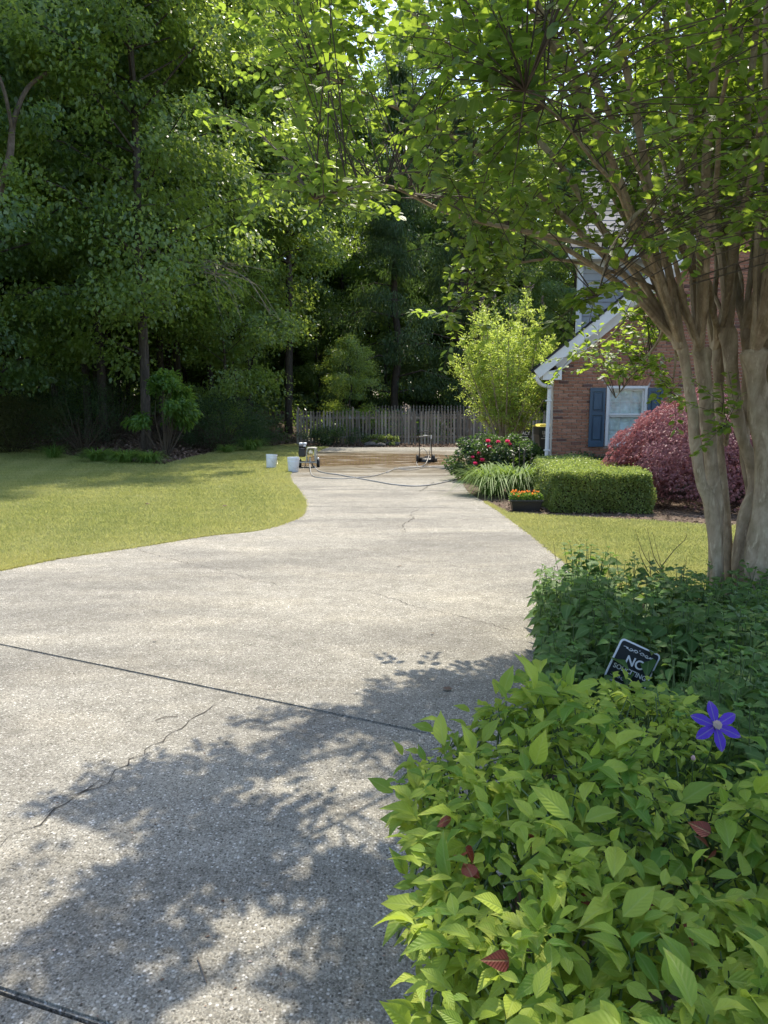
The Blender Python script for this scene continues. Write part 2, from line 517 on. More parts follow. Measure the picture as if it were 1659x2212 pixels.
M['greenstem'] = plain('green_stem', (.07, .12, .035), .6)
M['brick'] = m_tinted('brick', [(0, (.10, .06, .052)), (.12, (.19, .095, .075)), (.35, (.31, .14, .085)), (.7, (.38, .18, .11)), (1, (.44, .235, .155))], .88, .3, 28, .35, .2)
M['mortar'] = plain('mortar', (.64, .58, .52), .95, vary=.15, bump=.3)
M['white'] = plain('white_paint', (.72, .71, .67), .5, vary=.06, scale=2.5, bump=.05)
M['siding'] = plain('grey_siding', (.38, .38, .37), .6, vary=.06, scale=3, bump=.05)
M['shingle'] = m_tinted('shingle', [(0, (.09, .088, .085)), (1, (.2, .195, .19))], .9, .3, 60, .4)
M['dkshingle'] = m_tinted('dark_shingle', [(0, (.02, .02, .022)), (1, (.06, .06, .062))], .9, .3, 60, .4)
M['blue'] = plain('blue_paint', (.045, .085, .125), .45, vary=.1, scale=3)
M['curtain'] = None
M['glass'] = None
def _glass():
    m = NT('window_glass'); p = m.obj()
    b = m.bump(m.noise(m.scale(p, (1.2, 1, .8)), 1.6, 2), .12, .05)
    g = m.n('BsdfGlossy', {'Color': (.85, .9, .9, 1), 'Roughness': .03, 'Normal': b}).outputs[0]
    t = m.n('BsdfTransparent', {'Color': (.95, .98, .97, 1)}).outputs[0]
    fr = m.math('MULTIPLY', m.math('POWER', m.n('LayerWeight', {'Blend': .5}).outputs['Facing'], 4), .6)
    return m.end(m.n('MixShader', {0: m.math('ADD', fr, .05, clamp=True), 1: t, 2: g}).outputs[0])
M['glass'] = _glass()
def _curtain():
    m = NT('plastic_sheet'); p = m.obj()
    n1 = m.noise(m.scale(p, (.7, 1, 1.6)), 2.1, 3, .5, 1.6)
    c = m.ramp(n1, [(.3, (.6, .66, .64)), (.5, (.78, .83, .8)), (.62, (.66, .72, .7)), (.75, (.88, .9, .89))])
    return m.end(m.bsdf(c, .4, m.bump(n1, .8, .06)))
M['curtain'] = _curtain()
def _fence():
    m = NT('weathered_wood')
    t = m.n('Attribute', attribute_name='tint').outputs['Fac']
    c = m.ramp(t, [(0, (.15, .13, .105)), (.5, (.26, .215, .165)), (1, (.38, .335, .275))])
    p = m.pos()
    a = m.noise(m.scale(p, (30, 30, 1.5)), 1, 5, .6)
    c = m.mix(m.ramp(a, [(.4, 0), (.65, .6)]), c, m.mix(1, c, (.45, .43, .4), 'MULTIPLY'))
    l = m.noise(m.scale(p, (8, 8, 4)), 1, 5, .7)
    c = m.mix(m.ramp(l, [(.56, 0), (.68, .7)]), c, (.36, .38, .34))
    return m.end(m.bsdf(c, .9, m.bump(a, .3, .01), spec=.2))
M['fence'] = _fence()
M['plastic_white'] = plain('white_plastic', (.78, .79, .8), .35, vary=.04)
M['plastic_black'] = plain('black_plastic', (.018, .018, .02), .4)
M['rubber'] = plain('rubber', (.02, .02, .02), .75)
M['chrome'] = plain('bright_metal', (.62, .6, .55), .28, .9, vary=.06)
M['cream_metal'] = plain('cream_metal', (.50, .48, .40), .4, .2)
M['brass'] = plain('brass', (.6, .45, .2), .3, .9)
M['hose'] = plain('grey_hose', (.34, .33, .31), .5)
M['binplastic'] = plain('bin_plastic', (.035, .045, .04), .5, bump=.1)
M['yellow'] = plain('yellow_plastic', (.72, .62, .12), .45, vary=.05)
M['print'] = plain('white_print', (.75, .75, .74), .5, vary=.05)
M['sign_face'] = plain('sign_face', (.028, .03, .035), .3, vary=.1)
M['purple'] = leaf_mat('clematis_petal', (.05, .02, .35), (.09, .03, .5), (.15, .05, .8), .3, .5, True)
M['stamen'] = plain('stamen', (.42, .33, .28), .7)
M['pinkpetal'] = leaf_mat('pink_petal', (.55, .02, .10), (.75, .06, .22), (.9, .1, .25), .3, .5)
M['orangepetal'] = leaf_mat('orange_petal', (.7, .18, .02), (.85, .33, .04), (.95, .4, .05), .3, .5)
M['crack'] = plain('crack_dirt', (.05, .042, .033), .95)
M['rock'] = plain('rock', (.12, .11, .095), .9, vary=.3, scale=9, bump=.5, bscale=18)
M['dead'] = plain('dead_twig', (.16, .13, .10), .85)
M['panicle'] = plain('seed_head', (.14, .10, .09), .8)

# ------------------------------------------------------------------ the setting
def poly_mesh(name, pts, z, mat, thick=0.0):
    """filled outline through bmesh"""
    import bmesh
    bm = bmesh.new()
    vs = [bm.verts.new((p[0], p[1], z)) for p in pts]
    f = bm.faces.new(vs)
    if f.normal.z < 0 or True:
        bm.normal_update()
        if f.normal.z < 0: f.normal_flip()
    if thick:
        r = bmesh.ops.extrude_face_region(bm, geom=[f])
        low = [v for v in r['geom'] if isinstance(v, bmesh.types.BMVert)]
        for v in low: v.co.z = z
        for v in vs: v.co.z = z - thick
        bm.normal_update()
        top = [e for e in bm.edges if all(abs(v.co.z - z) < 1e-5 for v in e.verts) and len(e.link_faces) == 2 and any(abs(fc.normal.z) < .5 for fc in e.link_faces)]
        bmesh.ops.bevel(bm, geom=top, offset=.008, segments=2, affect='EDGES', clamp_overlap=True)
    bmesh.ops.triangulate(bm, faces=[fc for fc in bm.faces if len(fc.verts) > 4])
    bmesh.ops.recalc_face_normals(bm, faces=bm.faces)
    me = bpy.data.meshes.new(name); bm.to_mesh(me); bm.free()
    me.materials.append(mat)
    return me

def in_poly(x, y, poly):
    poly = np.asarray([(p[0], p[1]) for p in poly]); n = len(poly)
    r = np.zeros(len(x), bool); j = n - 1
    for i in range(n):
        xi, yi = poly[i]; xj, yj = poly[j]
        if yi != yj:
            c = ((yi > y) != (yj > y)) & (x < (xj - xi) * (y - yi) / (yj - yi) + xi)
            r ^= c
        j = i
    return r

# ground: one sheet to the horizon, rising gently into the wooded bank at the left
bank_d = [(-700, 930), (-200, 955), (0, 965), (100, 975), (200, 992), (350, 1003), (420, 985), (480, 972), (560, 963), (640, 957)]
bank = [G(a, b) for a, b in bank_d]
bx = np.array([p.x for p in bank]); by = np.array([p.y for p in bank])
o_ = np.argsort(bx); bx, by = bx[o_], by[o_]
_t = np.linspace(0, len(bank) - 1, 260)
_bp = np.array([(p.x, p.y) for p in bank])
EDGE = np.stack([np.interp(_t, range(len(bank)), _bp[:, 0]), np.interp(_t, range(len(bank)), _bp[:, 1])], 1)
BANKPOLY = [(p.x, p.y) for p in bank] + [(_bp[-1, 0], 500), (-400, 500), (-400, _bp[0, 1])]
def bank_d(x, y):
    x, y = np.asarray(x, float), np.asarray(y, float); q = np.stack([x.ravel(), y.ravel()], 1); d = np.empty(len(q))
    for i in range(0, len(q), 20000):
        d[i:i + 20000] = np.sqrt(((q[i:i + 20000, None] - EDGE[None]) ** 2).sum(2).min(1))
    d *= np.where(in_poly(q[:, 0], q[:, 1], BANKPOLY), 1, -1)
    return d.reshape(x.shape)
def bank_h(x, y):
    d = bank_d(x, y)
    t = np.clip(d / 9, 0, 1)
    h = 1.25 * (t * t * (3 - 2 * t)) + .12 * np.clip(d / 1.2, 0, 1)
    fade = np.clip((-2.2 - x) / 2.5, 0, 1)
    far = np.clip((y - 50) / 60, 0, 1) * 3
    bump_ = .08 * np.sin(x * 1.3 + y * .7) * np.sin(y * 1.1 - x * .4) * np.clip(d / 4, 0, 1)
    return h * fade + far + bump_ - .06
gx = np.concatenate([np.linspace(-300, -42, 14), np.arange(-40, 40.1, .4), np.linspace(42, 300, 14)])
gy = np.concatenate([np.linspace(-60, 2, 10), np.arange(4, 60, .4), np.linspace(62, 400, 16)])
XX, YY = np.meshgrid(gx, gy)
ZZ = bank_h(XX, YY)
V = np.stack([XX.ravel(), YY.ravel(), ZZ.ravel()], 1)
nx, ny = len(gx), len(gy)
ii = (np.arange(ny - 1)[:, None] * nx + np.arange(nx - 1)[None]).ravel()
F = np.stack([ii, ii + 1, ii + nx + 1, ii + nx], 1)
g = link('ground', mesh_np('ground', V, F, M['litter'], smooth=True))
tag(g, 'brown leaf covered ground rising into a wooded bank', kind='structure')

# driveway outline
L_d = [(708, 966), (684, 976), (655, 996), (634, 1010), (624, 1024), (626, 1040), (640, 1056), (655, 1080), (655, 1103), (635, 1122), (560, 1145), (450, 1157), (300, 1181), (130, 1206), (0, 1232)]
R_d = [(1240, 1228), (1200, 1194), (1150, 1154), (1110, 1125), (1075, 1100), (1040, 1080), (1012, 1062), (1000, 1045)]
Lw = [G(a, b) for a, b in L_d]
left_edge = spline(Lw, 4)
nearleft = [Vector((-6, 6.55, 0)), Vector((-9, 5.2, 0)), Vector((-14, 2, 0)), Vector((-14, -7, 0))]
nearright = [Vector((.35, -7, 0)), Vector((.15, -2, 0)), Vector((.12, .5, 0)), Vector((.3, 1.7, 0)), Vector((.62, 3, 0)), Vector((1.05, 4.4, 0)), Vector((1.6, 5.8, 0))]
right_edge = spline(nearright[2:] + [G(a, b) for a, b in R_d], 4)
pad = [Vector((2.6, 19.5, 0)), Vector((3.6, 20.6, 0)), Vector((9.5, 21.2, 0)), Vector((9.5, Lw[0].y, 0))]
drive = left_edge + nearleft + nearright[:2] + right_edge + pad
def clip_half(poly, a, n, off):
    """keep the side where (p-a).n > off"""
    out = []; N = len(poly)
    for i in range(N):
        p, q = poly[i], poly[(i + 1) % N]
        dp = (p.x - a[0]) * n[0] + (p.y - a[1]) * n[1] - off
        dq = (q.x - a[0]) * n[0] + (q.y - a[1]) * n[1] - off
        if dp >= 0: out.append(p)
        if dp * dq < 0:
            t = dp / (dp - dq); out.append(p.lerp(q, t))
    return out
def cutline(A, B):
    d = (B - A).normalized(); n = (-d.y, d.x)
    return ((A.x, A.y), n)
joints = [  # listed from near to far; n points away from the camera
    (cutline(G(0, 2140), G(180, 2200)), .012), (cutline(G(0, 1392), G(1040, 1608)), .011),
    (cutline(G(660, 1094), G(1040, 1098)), .006), (cutline(G(640, 1056), G(1000, 1060)), .006), (cutline(G(640, 985), G(1000, 985)), .006)]
dr = tag(empty('driveway'), 'pale concrete driveway, washed and wet at its far end', kind='structure')
slabs = []; rest = drive
for (ln, w) in joints:
    a, n = ln
    if n[1] < 0: n = (-n[0], -n[1])
    near = clip_half(rest, a, (-n[0], -n[1]), w / 2)
    rest = clip_half(rest, a, n, w / 2)
    slabs.append(near)
slabs.append(rest)
def slab_obj(poly):
    # clean duplicates
    q = []
    for p in poly:
        if not q or (p - q[-1]).length > .004: q.append(p)
    if (q[0] - q[-1]).length < .004: q.pop()
    me = poly_mesh('slab', q, 0.0, M['concrete'], .14)
    o = link('slab', me, dr); return o
for s_ in slabs: slab_obj(s_)

def ribbon(name, pts, w, z, mat, parent, seed=0):
    r = random.Random(seed)
    ps = []
    for i in range(len(pts) - 1):
        a, b = pts[i], pts[i + 1]; L = (b - a).length; k = max(2, int(L / .045))
        nrm = Vector((-(b - a).y, (b - a).x, 0)).normalized()
        for j in range(k):
            t = j / k
            ps.append(a.lerp(b, t) + nrm * r.gauss(0, .011 + .004 * min(L, 2)))
    ps.append(pts[-1])
    V = []; F = []
    for i, p in enumerate(ps):
        d = (ps[min(i + 1, len(ps) - 1)] - ps[max(i - 1, 0)]).normalized(); n = Vector((-d.y, d.x, 0))
        ww = w * .75 * r.uniform(.2, 1.0) * (1 if 3 < i < len(ps) - 3 else .3)
        V += [p + n * ww / 2 + Vector((0, 0, z)), p - n * ww / 2 + Vector((0, 0, z))]
        if i: F.append((2 * i - 2, 2 * i - 1, 2 * i + 1, 2 * i))
    m = MB(); m.add(V, F); return m.build(name, mat, parent)
for k, (pl, w) in enumerate([([(505, 1502), (440, 1540), (375, 1583), (300, 1630), (230, 1690), (165, 1722), (100, 1765), (0, 1830)], .011),
                            ([(455, 1494), (480, 1502), (505, 1500)], .008),
                            ([(285, 1184), (380, 1210), (460, 1228), (540, 1250), (620, 1268)], .009),
                            ([(620, 1268), (800, 1278), (900, 1310), (1000, 1333), (1130, 1366)], .009),
                            ([(908, 1098), (885, 1110), (895, 1120), (870, 1133), (876, 1150)], .02),
                            ([(940, 1040), (925, 1050), (905, 1063)], .03), ([(700, 1180), (900, 1210), (1100, 1240)], .008),
                            ([(100, 1758), (160, 1718), (240, 1676)], .022)]):
    ribbon('crack', [G(a, b) for a, b in pl], w, .0035, M['crack'], dr, k)
# soil under and beside the drive
link('soil_bed', poly_mesh('soil_bed', [(p.x, p.y) for p in [Vector((-.1, -8, 0)), Vector((14, -8, 0)), Vector((14, 6.4, 0)), Vector((1.9, 6.4, 0)), Vector((.5, 2.5, 0))]], -.02, M['soil'])).hide_render = False
tag(bpy.data.objects['soil_bed'], 'dark soil of the planting bed beside the drive', kind='structure')
# lawns
Llawn = [p.copy() for p in left_edge] + [Vector((-6, 6.55, 0)), Vector((-9, 5.2, 0)), Vector((-20, 2, 0)), Vector((-32, 2, 0)), Vector((-32, 27, 0))] + \
        [Vector((p.x, p.y, 0)) for p in bank if -32 < p.x < -3.4] + [Vector((-3.3, 30.4, 0)), Vector((-2.6, 30.4, 0))]
Rlawn_edge = [(1040, 1083), (1095, 1108), (1180, 1112), (1290, 1118), (1400, 1122), (1480, 1130)]
Redge = [p for p in right_edge if 5.6 < p.y < G(1040, 1083).y]
Rlawn = Redge + [G(1100, 1107), G(1190, 1113), G(1300, 1119), G(1400, 1124), Vector((4.6, 10.15, 0)), Vector((6.5, 10.1, 0)), Vector((9.5, 10.4, 0)), Vector((13, 11, 0)), Vector((13, 6.3, 0)), Vector((4, 6.2, 0)), Vector((2.0, 6.15, 0))]
lawnL = link('lawn', poly_mesh('lawn', [(p.x, p.y) for p in Llawn], -.018, M['lawn_soil']))
tag(lawnL, 'sunlit mown lawn on the left of the drive', kind='structure')
lawnR = link('lawn', poly_mesh('lawn', [(p.x, p.y) for p in Rlawn], -.012, M['lawn_soil']))
tag(lawnR, 'small mown lawn on the right behind the tree', kind='structure')
mul = link('mulch_bed', poly_mesh('mulch_bed', [(p.x, p.y) for p in [G(1012, 1062), G(1040, 1083), G(1100, 1107), G(1190, 1113), G(1300, 1119), G(1400, 1124), Vector((4.6, 10.15, 0)), Vector((6.5, 10.1, 0)), Vector((9.5, 10.4, 0)), Vector((13, 11, 0)), Vector((13, 16.5, 0)), Vector((3.4, 16.5, 0)), Vector((3.3, 20.4, 0)), Vector((2.6, 19.5, 0)), G(1000, 1045)]], -.006, M['litter']))
tag(mul, 'brown mulch of the shrub bed before the house', kind='structure')

def grass(poly, N, y0, y1, name, label, edge=None):
    y = np.exp(rng.uniform(math.log(y0), math.log(y1), N))
    x = rng.uniform(-1, 1, N) * (y * .58 + .8)
    ok = in_poly(x, y, poly)
    x, y = x[ok], y[ok]; n = len(x)
    if edge is not None:        # ragged blades leaning over the concrete
        Ee = np.array([(p.x, p.y) for p in edge if p.y > y0 * .9]); q_ = rng.random(26000) ** 2 * (len(Ee) - 1) if Ee[0, 1] < Ee[-1, 1] else (1 - rng.random(26000) ** 2) * (len(Ee) - 1)
        i_ = np.clip(q_.astype(int), 0, len(Ee) - 2); f_ = (q_ - i_)[:, None]; pe_ = Ee[i_] * (1 - f_) + Ee[i_ + 1] * f_ + rng.normal(0, .016, (26000, 2)) * (1 + np.sin(q_ * 9)[:, None] * .6)
        x = np.concatenate([x, pe_[:, 0]]); y = np.concatenate([y, pe_[:, 1]]); n = len(x)
    # patchy tint
    t = .42 + .2 * np.sin(x * .9 + 1.3 * np.sin(y * .5)) * np.sin(y * 1.1 + x * .3) + .22 * np.sin(x * 3.1 + y * 5.3) * np.sin(y * 4.1 - x * 2.3) + rng.normal(0, .3, n)
    if edge is not None:
        E = np.array([(p.x, p.y) for p in edge])
        d = np.full(n, 9.)
        for i in range(0, n, 20000):
            d[i:i + 20000] = np.sqrt(((np.stack([x, y], 1)[i:i + 20000, None] - E[None]) ** 2).sum(2).min(1))
        t += np.clip(1 - d / .9, 0, 1) * .45
    h = rng.uniform(.022, .042, n) * (1 + y * .012)
    w = .0028 * (1 + y * .11)
    a = rng.uniform(0, 6.283, n); lean = rng.normal(0, .55, (n, 2))
    bxv = np.stack([np.cos(a) * w, np.sin(a) * w, 0 * a], 1)
    base = np.stack([x, y, np.full(n, -.012)], 1)
    tip = base + np.stack([lean[:, 0] * h, lean[:, 1] * h, h], 1)
    V = np.stack([base - bxv, base + bxv, tip], 1).reshape(-1, 3)
    F = np.arange(3 * n).reshape(-1, 3)
    o = link(name, mesh_np(name, V, F, M['grass'], None, np.repeat(np.clip(t, 0, 1), 3)))
    tag(o, label, 'grass', kind='stuff')
grass(Llawn, 900000, 6.6, 30, 'lawn_grass', 'short sunlit grass of the left lawn', left_edge + [Vector((-6, 6.55, 0))])
grass(Rlawn, 700000, 5.6, 13, 'lawn_grass', 'short sunlit grass of the lawn behind the tree trunks', Redge)

# mulch chips and fallen leaves
def litter(name, label, N, fx, zf, size, mat, kind='stuff'):
    p = fx(N)
    pos = np.stack([p[:, 0], p[:, 1], zf(p[:, 0], p[:, 1])], 1)
    d = rdir(len(pos)); d[:, 2] *= .25
    n = rdir(len(pos), 2.2)
    o = scatter(name, T_SMALL, pos, d, n, rng.uniform(*size, len(pos)), rng.beta(1.6, 2.4, len(pos)), mat, None, False, kind)
    tag(o, label, 'leaf litter')
def bank_pts(N):
    x = rng.uniform(-22, -2.2, N * 2); y = 19 + rng.exponential(8.0, N * 2); d = bank_d(x, y); ok = (d > -.12) & (rng.random(N * 2) < np.exp(-np.maximum(d, 0) / 6))
    return np.stack([x, y], 1)[ok]
litter('leaf_litter', 'fallen brown leaves on the shaded bank', 60000, bank_pts, lambda x, y: bank_h(x, y) + .03, (.06, .15), M['leaflitter'])
def bed_pts(N):
    x = rng.uniform(1.9, 8, N); y = rng.uniform(10, 19.5, N)
    pl = [(v.co.x, v.co.y) for v in mul.data.vertices]
    ok = in_poly(x, y, [(p.x, p.y) for p in [G(1012, 1062), G(1040, 1083), G(1100, 1107), G(1190, 1113), G(1300, 1119), G(1400, 1124), Vector((4.6, 10.15, 0)), Vector((6.5, 10.1, 0)), Vector((8, 16.4, 0)), Vector((3.4, 16.4, 0)), G(1000, 1045)]])
    return np.stack([x, y], 1)[ok]
litter('mulch_chips', 'bark chips and dry leaves on the shrub bed', 12000, bed_pts, lambda x, y: x * 0 + .004, (.03, .07), M['leaflitter'])
def far_pts(N): return np.stack([rng.uniform(-3.4, 9, N), rng.uniform(29.9, 33.5, N)], 1)
litter('dry_leaves', 'dry leaves along the foot of the picket fence', 5000, far_pts, lambda x, y: x * 0 - .02, (.06, .12), M['leaflitter'])
# debris on the drive: each small thing of its own
for k, (a, b, s, lab) in enumerate([(862, 1222, .03, 'small dry leaf lying in the middle of the drive'), (934, 1368, .022, 'tiny dark leaf on the drive near the leafy bed'),
                                    (965, 1488, .035, 'curled dead leaf at the upper edge of the tree shadow'), (335, 1383, .02, 'dark speck of bark on the drive above the joint'),
                                    (318, 1089, .07, 'dark fallen leaf out on the left lawn'), (484, 1094, .06, 'dark fallen leaf on the left lawn nearer the drive')]):
    p = G(a, b, .01); m = MB()
    rr = random.Random(k)
    pts = [(math.cos(t) * s * rr.uniform(.6, 1.1), math.sin(t) * s * .6 * rr.uniform(.6, 1.1), s * .35 * rr.uniform(0, 1)) for t in np.linspace(0, 6.28, 8)[:-1]]
    m.add([Vector((0, 0, .004))] + [Vector(q) for q in pts], [(0, i + 1, (i + 1) % 7 + 1) for i in range(7)])
    o = m.build('fallen_leaf', M['leaflitter']); o.location = p; tag(o, lab, 'leaf')
for k, (pl, lab) in enumerate([([(335, 1556), (352, 1549), (385, 1547)], 'thin brown twig on the drive left of the tree shadow'), ([(427, 2068), (437, 2095), (446, 2122)], 'pale curved twig in the shade near the bottom of the drive')]):
    m = MB(); m.tube([G(a, b, .006) for a, b in pl], .0022, 5); tag(m.build('twig', M['dead']), lab, 'twig')
n_ = 420; yy_ = np.exp(rng.uniform(math.log(1.5), math.log(17), n_)); xx_ = rng.uniform(-1, 1, n_) * yy_ * .5
ok_ = in_poly(xx_, yy_, [(p.x, p.y) for p in drive]); xx_, yy_ = xx_[ok_], yy_[ok_]
o_sp = scatter('leaf_crumbs', T_SMALL, np.stack([xx_, yy_, xx_ * 0 + .003], 1), rdir(len(xx_)) * np.array([1, 1, .1]), rdir(len(xx_), 3), rng.uniform(.004, .016, len(xx_)), rng.random(len(xx_)), M['leaflitter'], None, False, 'stuff')
tag(o_sp, 'tiny crumbs of dry leaf and bark scattered over the drive')
print('setting done')

# ------------------------------------------------------------------ large crape myrtle on the right
def Z3(zx, zy, Y): return P(1161.3 + .39 * zx, 464.5 + .39 * zy, Y)
ct_loc = Vector((3.15, 6.2, 0))
ct = empty('crape_myrtle', ct_loc, 0, 'large crape myrtle with many smooth tan trunks arching over the drive', 'tree')
stems = [
 ([(985,2200,6.1),(985,1900,6.1),(985,1650,6.1),(965,1400,6.1),(945,1200,6.1),(932,1000,6.1),(918,850,6.1),(905,735,6.1)], [.075,.064,.06,.058,.056,.058,.062,.078]),
 ([(1000,2200,6.02),(990,1900,6.02),(960,1620,6.0),(905,1470,5.98),(875,1280,5.98),(858,1080,5.98),(828,880,5.98),(792,700,5.98)], [.055,.055,.05,.045,.044,.042,.04,.045]),
 ([(1040,2200,6.3),(1050,1950,6.3),(1035,1650,6.35),(1008,1300,6.35),(1005,1050,6.35),(1003,900,6.35),(988,720,6.35)], [.055,.05,.046,.042,.04,.042,.055]),
 ([(1120,2200,6.2),(1110,2000,6.2),(1125,1800,6.2),(1150,1650,6.2),(1200,1500,6.2),(1185,1370,6.2),(1130,1220,6.2),(1098,1080,6.2),(1082,930,6.2),(1068,780,6.2),(1052,620,6.2)], [.06,.056,.052,.05,.052,.052,.05,.05,.052,.056,.075]),
 ([(1215,2210,5.85),(1225,2000,5.85),(1240,1750,5.88),(1262,1500,5.9),(1248,1250,5.92),(1222,1020,5.95),(1206,870,5.95),(1195,740,5.95)], [.14,.115,.095,.08,.078,.08,.085,.105]),
 ([(1250,2210,6.2),(1220,1850,6.2),(1190,1550,6.25),(1150,1300,6.3),(1150,1100,6.3),(1165,850,6.3),(1150,600,6.3)], [.07,.06,.05,.045,.04,.04,.045]),
 ([(1330,2210,6.1),(1340,1800,6.1),(1345,1400,6.1),(1320,1000,6.1),(1300,640,6.1)], [.08,.07,.065,.06,.08]),
 ([(1380,2210,6.5),(1420,1800,6.5),(1440,1300,6.5),(1420,800,6.5)], [.08,.07,.065,.07])]
knuck = []
for k, (pl, rr) in enumerate(stems):
    pts = [Z3(*p) - ct_loc for p in pl]
    sp = spline(pts, 5)
    r = np.interp(np.linspace(0, len(rr) - 1, len(sp)), range(len(rr)), rr)
    r = [q * (1 + .05 * math.sin(i * .7 + k)) for i, q in enumerate(r)]
    r[-1] *= .7
    m = MB(); m.tube(sp, r, 14, wob=.14)
    m.build('stem', M['crape_bark'], ct, True)
    knuck.append((Z3(*pl[-1]), rr[-1]))
# twig anchors fill the crown
Sx, Sy = SD.x / SD.z, SD.y / SD.z
def proj(p):
    d = p - np.array([0, 0, CAMH])
    c, s = math.cos(PITCH), math.sin(PITCH)
    f = d[:, 1] * c - d[:, 2] * s; u = d[:, 1] * s + d[:, 2] * c
    f = np.maximum(f, .05)
    return (384 + 740 * d[:, 0] / f) * 1659 / 768, (512 - 740 * u / f) * 2212 / 1024
def crown_anchors(N):
    out = []
    c = np.array([2.35, 5.3, 4.25]); R = np.array([3.75, 3.2, 2.45])
    while sum(len(o) for o in out) < N:
        q = rng.uniform(-1, 1, (6000, 3)); rr_ = np.linalg.norm(q, axis=1)
        q = q[(rr_ < 1) & (rng.random(6000) < .25 + .75 * rr_ ** 2)]
        p = c + q * R
        X, Y = proj(p)
        low = np.interp(X, [400, 430, 640, 850, 1000, 1240, 1400, 1659, 2400], [260, 330, 415, 520, 530, 545, 520, 540, 700])
        lef = np.interp(Y, [-800, 0, 60, 150, 230, 330, 600], [380, 490, 500, 640, 450, 540, 600])
        ok = (Y < low) & (X > lef) & (np.linalg.norm(p - [0, 0, CAMH], axis=1) > 2.8)
        sx_, sy_ = p[:, 0] - Sx * p[:, 2], p[:, 1] - Sy * p[:, 2]
        ok &= (sy_ < np.interp(sx_, [-1.4, -.7, 0, .5, 1, 2, 2.6], [2.9, 3.5, 4.05, 4.2, 4.6, 5.2, 6.0])) & (sx_ > -1.45)
        ok &= ~((((sx_ - 1.65) / .6) ** 2 + ((sy_ - 4.95) / .42) ** 2 < 1) & (rng.random(len(p)) < .9))
        cn = np.sin(2.7 * p[:, 0] + 1.7 * np.sin(2.1 * p[:, 1])) * np.sin(3.3 * p[:, 1] + p[:, 2]) + np.sin(3.9 * p[:, 2] + 2.2 * p[:, 0])
        ok &= (cn > -.9) | (rng.random(len(p)) < .2)
        sn = np.sin(5.3 * sx_ + 2 * np.sin(3.1 * sy_)) * np.sin(6.1 * sy_ - 1.5 * sx_ + .6)
        ok &= ~((sx_ < .25) & (sy_ < 3.6) & (sn < np.interp(sx_, [-1.4, .2], [.55, .0])))
        ok &= ~((X > 1160) & (X < 1480) & (Y > 130) & (Y < 480) & (p[:, 1] < 5.2) & (rng.random(len(p)) < .5))
        out.append(p[ok])
    return np.concatenate(out)[:N]
anch = crown_anchors(3200)
extra_ = crown_anchors(6500)
X_, Y_ = proj(extra_)
anch = np.concatenate([anch, extra_[(X_ > 1130) & (Y_ > -60) & (Y_ < 590) & (extra_[:, 1] > 5.5)][:1500], extra_[(X_ < 1130) & (Y_ > -60)][:500]])
def box_anch(N, x0, x1, y0, y1, Ya, Yb):
    return np.array([list(P(random.uniform(x0, x1), random.uniform(y0, y1), random.uniform(Ya, Yb))) for _ in range(N)])
sprays = []
for (px, py, Y, n, s) in [(1255, 768, 7.3, 4, 20), (1300, 770, 7.2, 6, 26), (1330, 800, 7.1, 8, 26), (1375, 745, 7, 10, 34), (1420, 700, 6.9, 13, 40), (1380, 690, 7, 7, 28), (1400, 810, 6.9, 10, 34), (1450, 850, 6.8, 5, 20),
                          (990, 640, 5.6, 9, 34), (960, 690, 5.5, 5, 24), (1030, 600, 5.6, 8, 30), (1060, 540, 5.5, 8, 30), (1560, 905, 5.7, 5, 26), (1580, 870, 5.7, 3, 20), (1330, 600, 4.2, 2, 20), (690, 420, 4.0, 6, 36), (760, 400, 4.0, 6, 32), (1270, 640, 4.4, 6, 30)]:
    sprays.append(box_anch(n, px - s, px + s, py - s * .8, py + s * .8, Y - .2, Y + .2))
sprays = np.concatenate(sprays)
# shoots: pruned knuckles each send up a fan of long shoots
ends = []
cand = anch[rng.permutation(len(anch))]; cand = cand[(cand[:, 2] > 3.7) | (rng.random(len(cand)) < .45)]
for p in cand:
    if all(np.linalg.norm(p - e) > .7 for e in ends): ends.append(p)
    if len(ends) > 68: break
kp = np.array([list(k[0]) for k in knuck])
shoot_pts = []; 
cnt = [0] * len(knuck)
for e in ends:
    cost = np.abs(kp[:, 0] - (3.1 + (e[0] - 3.1) * .3)) * 1.3 + np.abs(kp[:, 1] - e[1]) * .3 + np.array(cnt) * .09
    k = int(np.argmin(cost)); cnt[k] += 1
    s = Vector(kp[k]) - Vector((0, 0, .04)); e = Vector(e); L = (e - s).length
    hd = Vector((e.x - s.x, e.y - s.y, 0))
    up = Vector((0, 0, 1))
    c1 = s + (e - s) * .34 + up * .13 * L + Vector((random.gauss(0, .05), random.gauss(0, .05), 0))
    c2 = s + (e - s) * .68 + up * .10 * L
    n = 16; pts = []
    for i in range(n + 1):
        t = i / n
        pts.append(s * (1 - t) ** 3 + c1 * 3 * t * (1 - t) ** 2 + c2 * 3 * t * t * (1 - t) + e * t ** 3 +
                   Vector((math.sin(i * 1.3 + e.x * 3), math.cos(i * 1.7 + e.y * 2), 0)) * .012)
    r0 = random.uniform(.018, .032) * (.7 + .12 * L)
    r = [r0 * (1 - .8 * (i / n) ** 1.25) for i in range(n + 1)]; r[0] *= 1.35
    m = MB(); m.tube([p - ct_loc for p in pts], r, 7)
    m.build('branch', M['crape_bark'], ct, True)
    shoot_pts.append(np.array([list(p) for p in pts[5:]]))
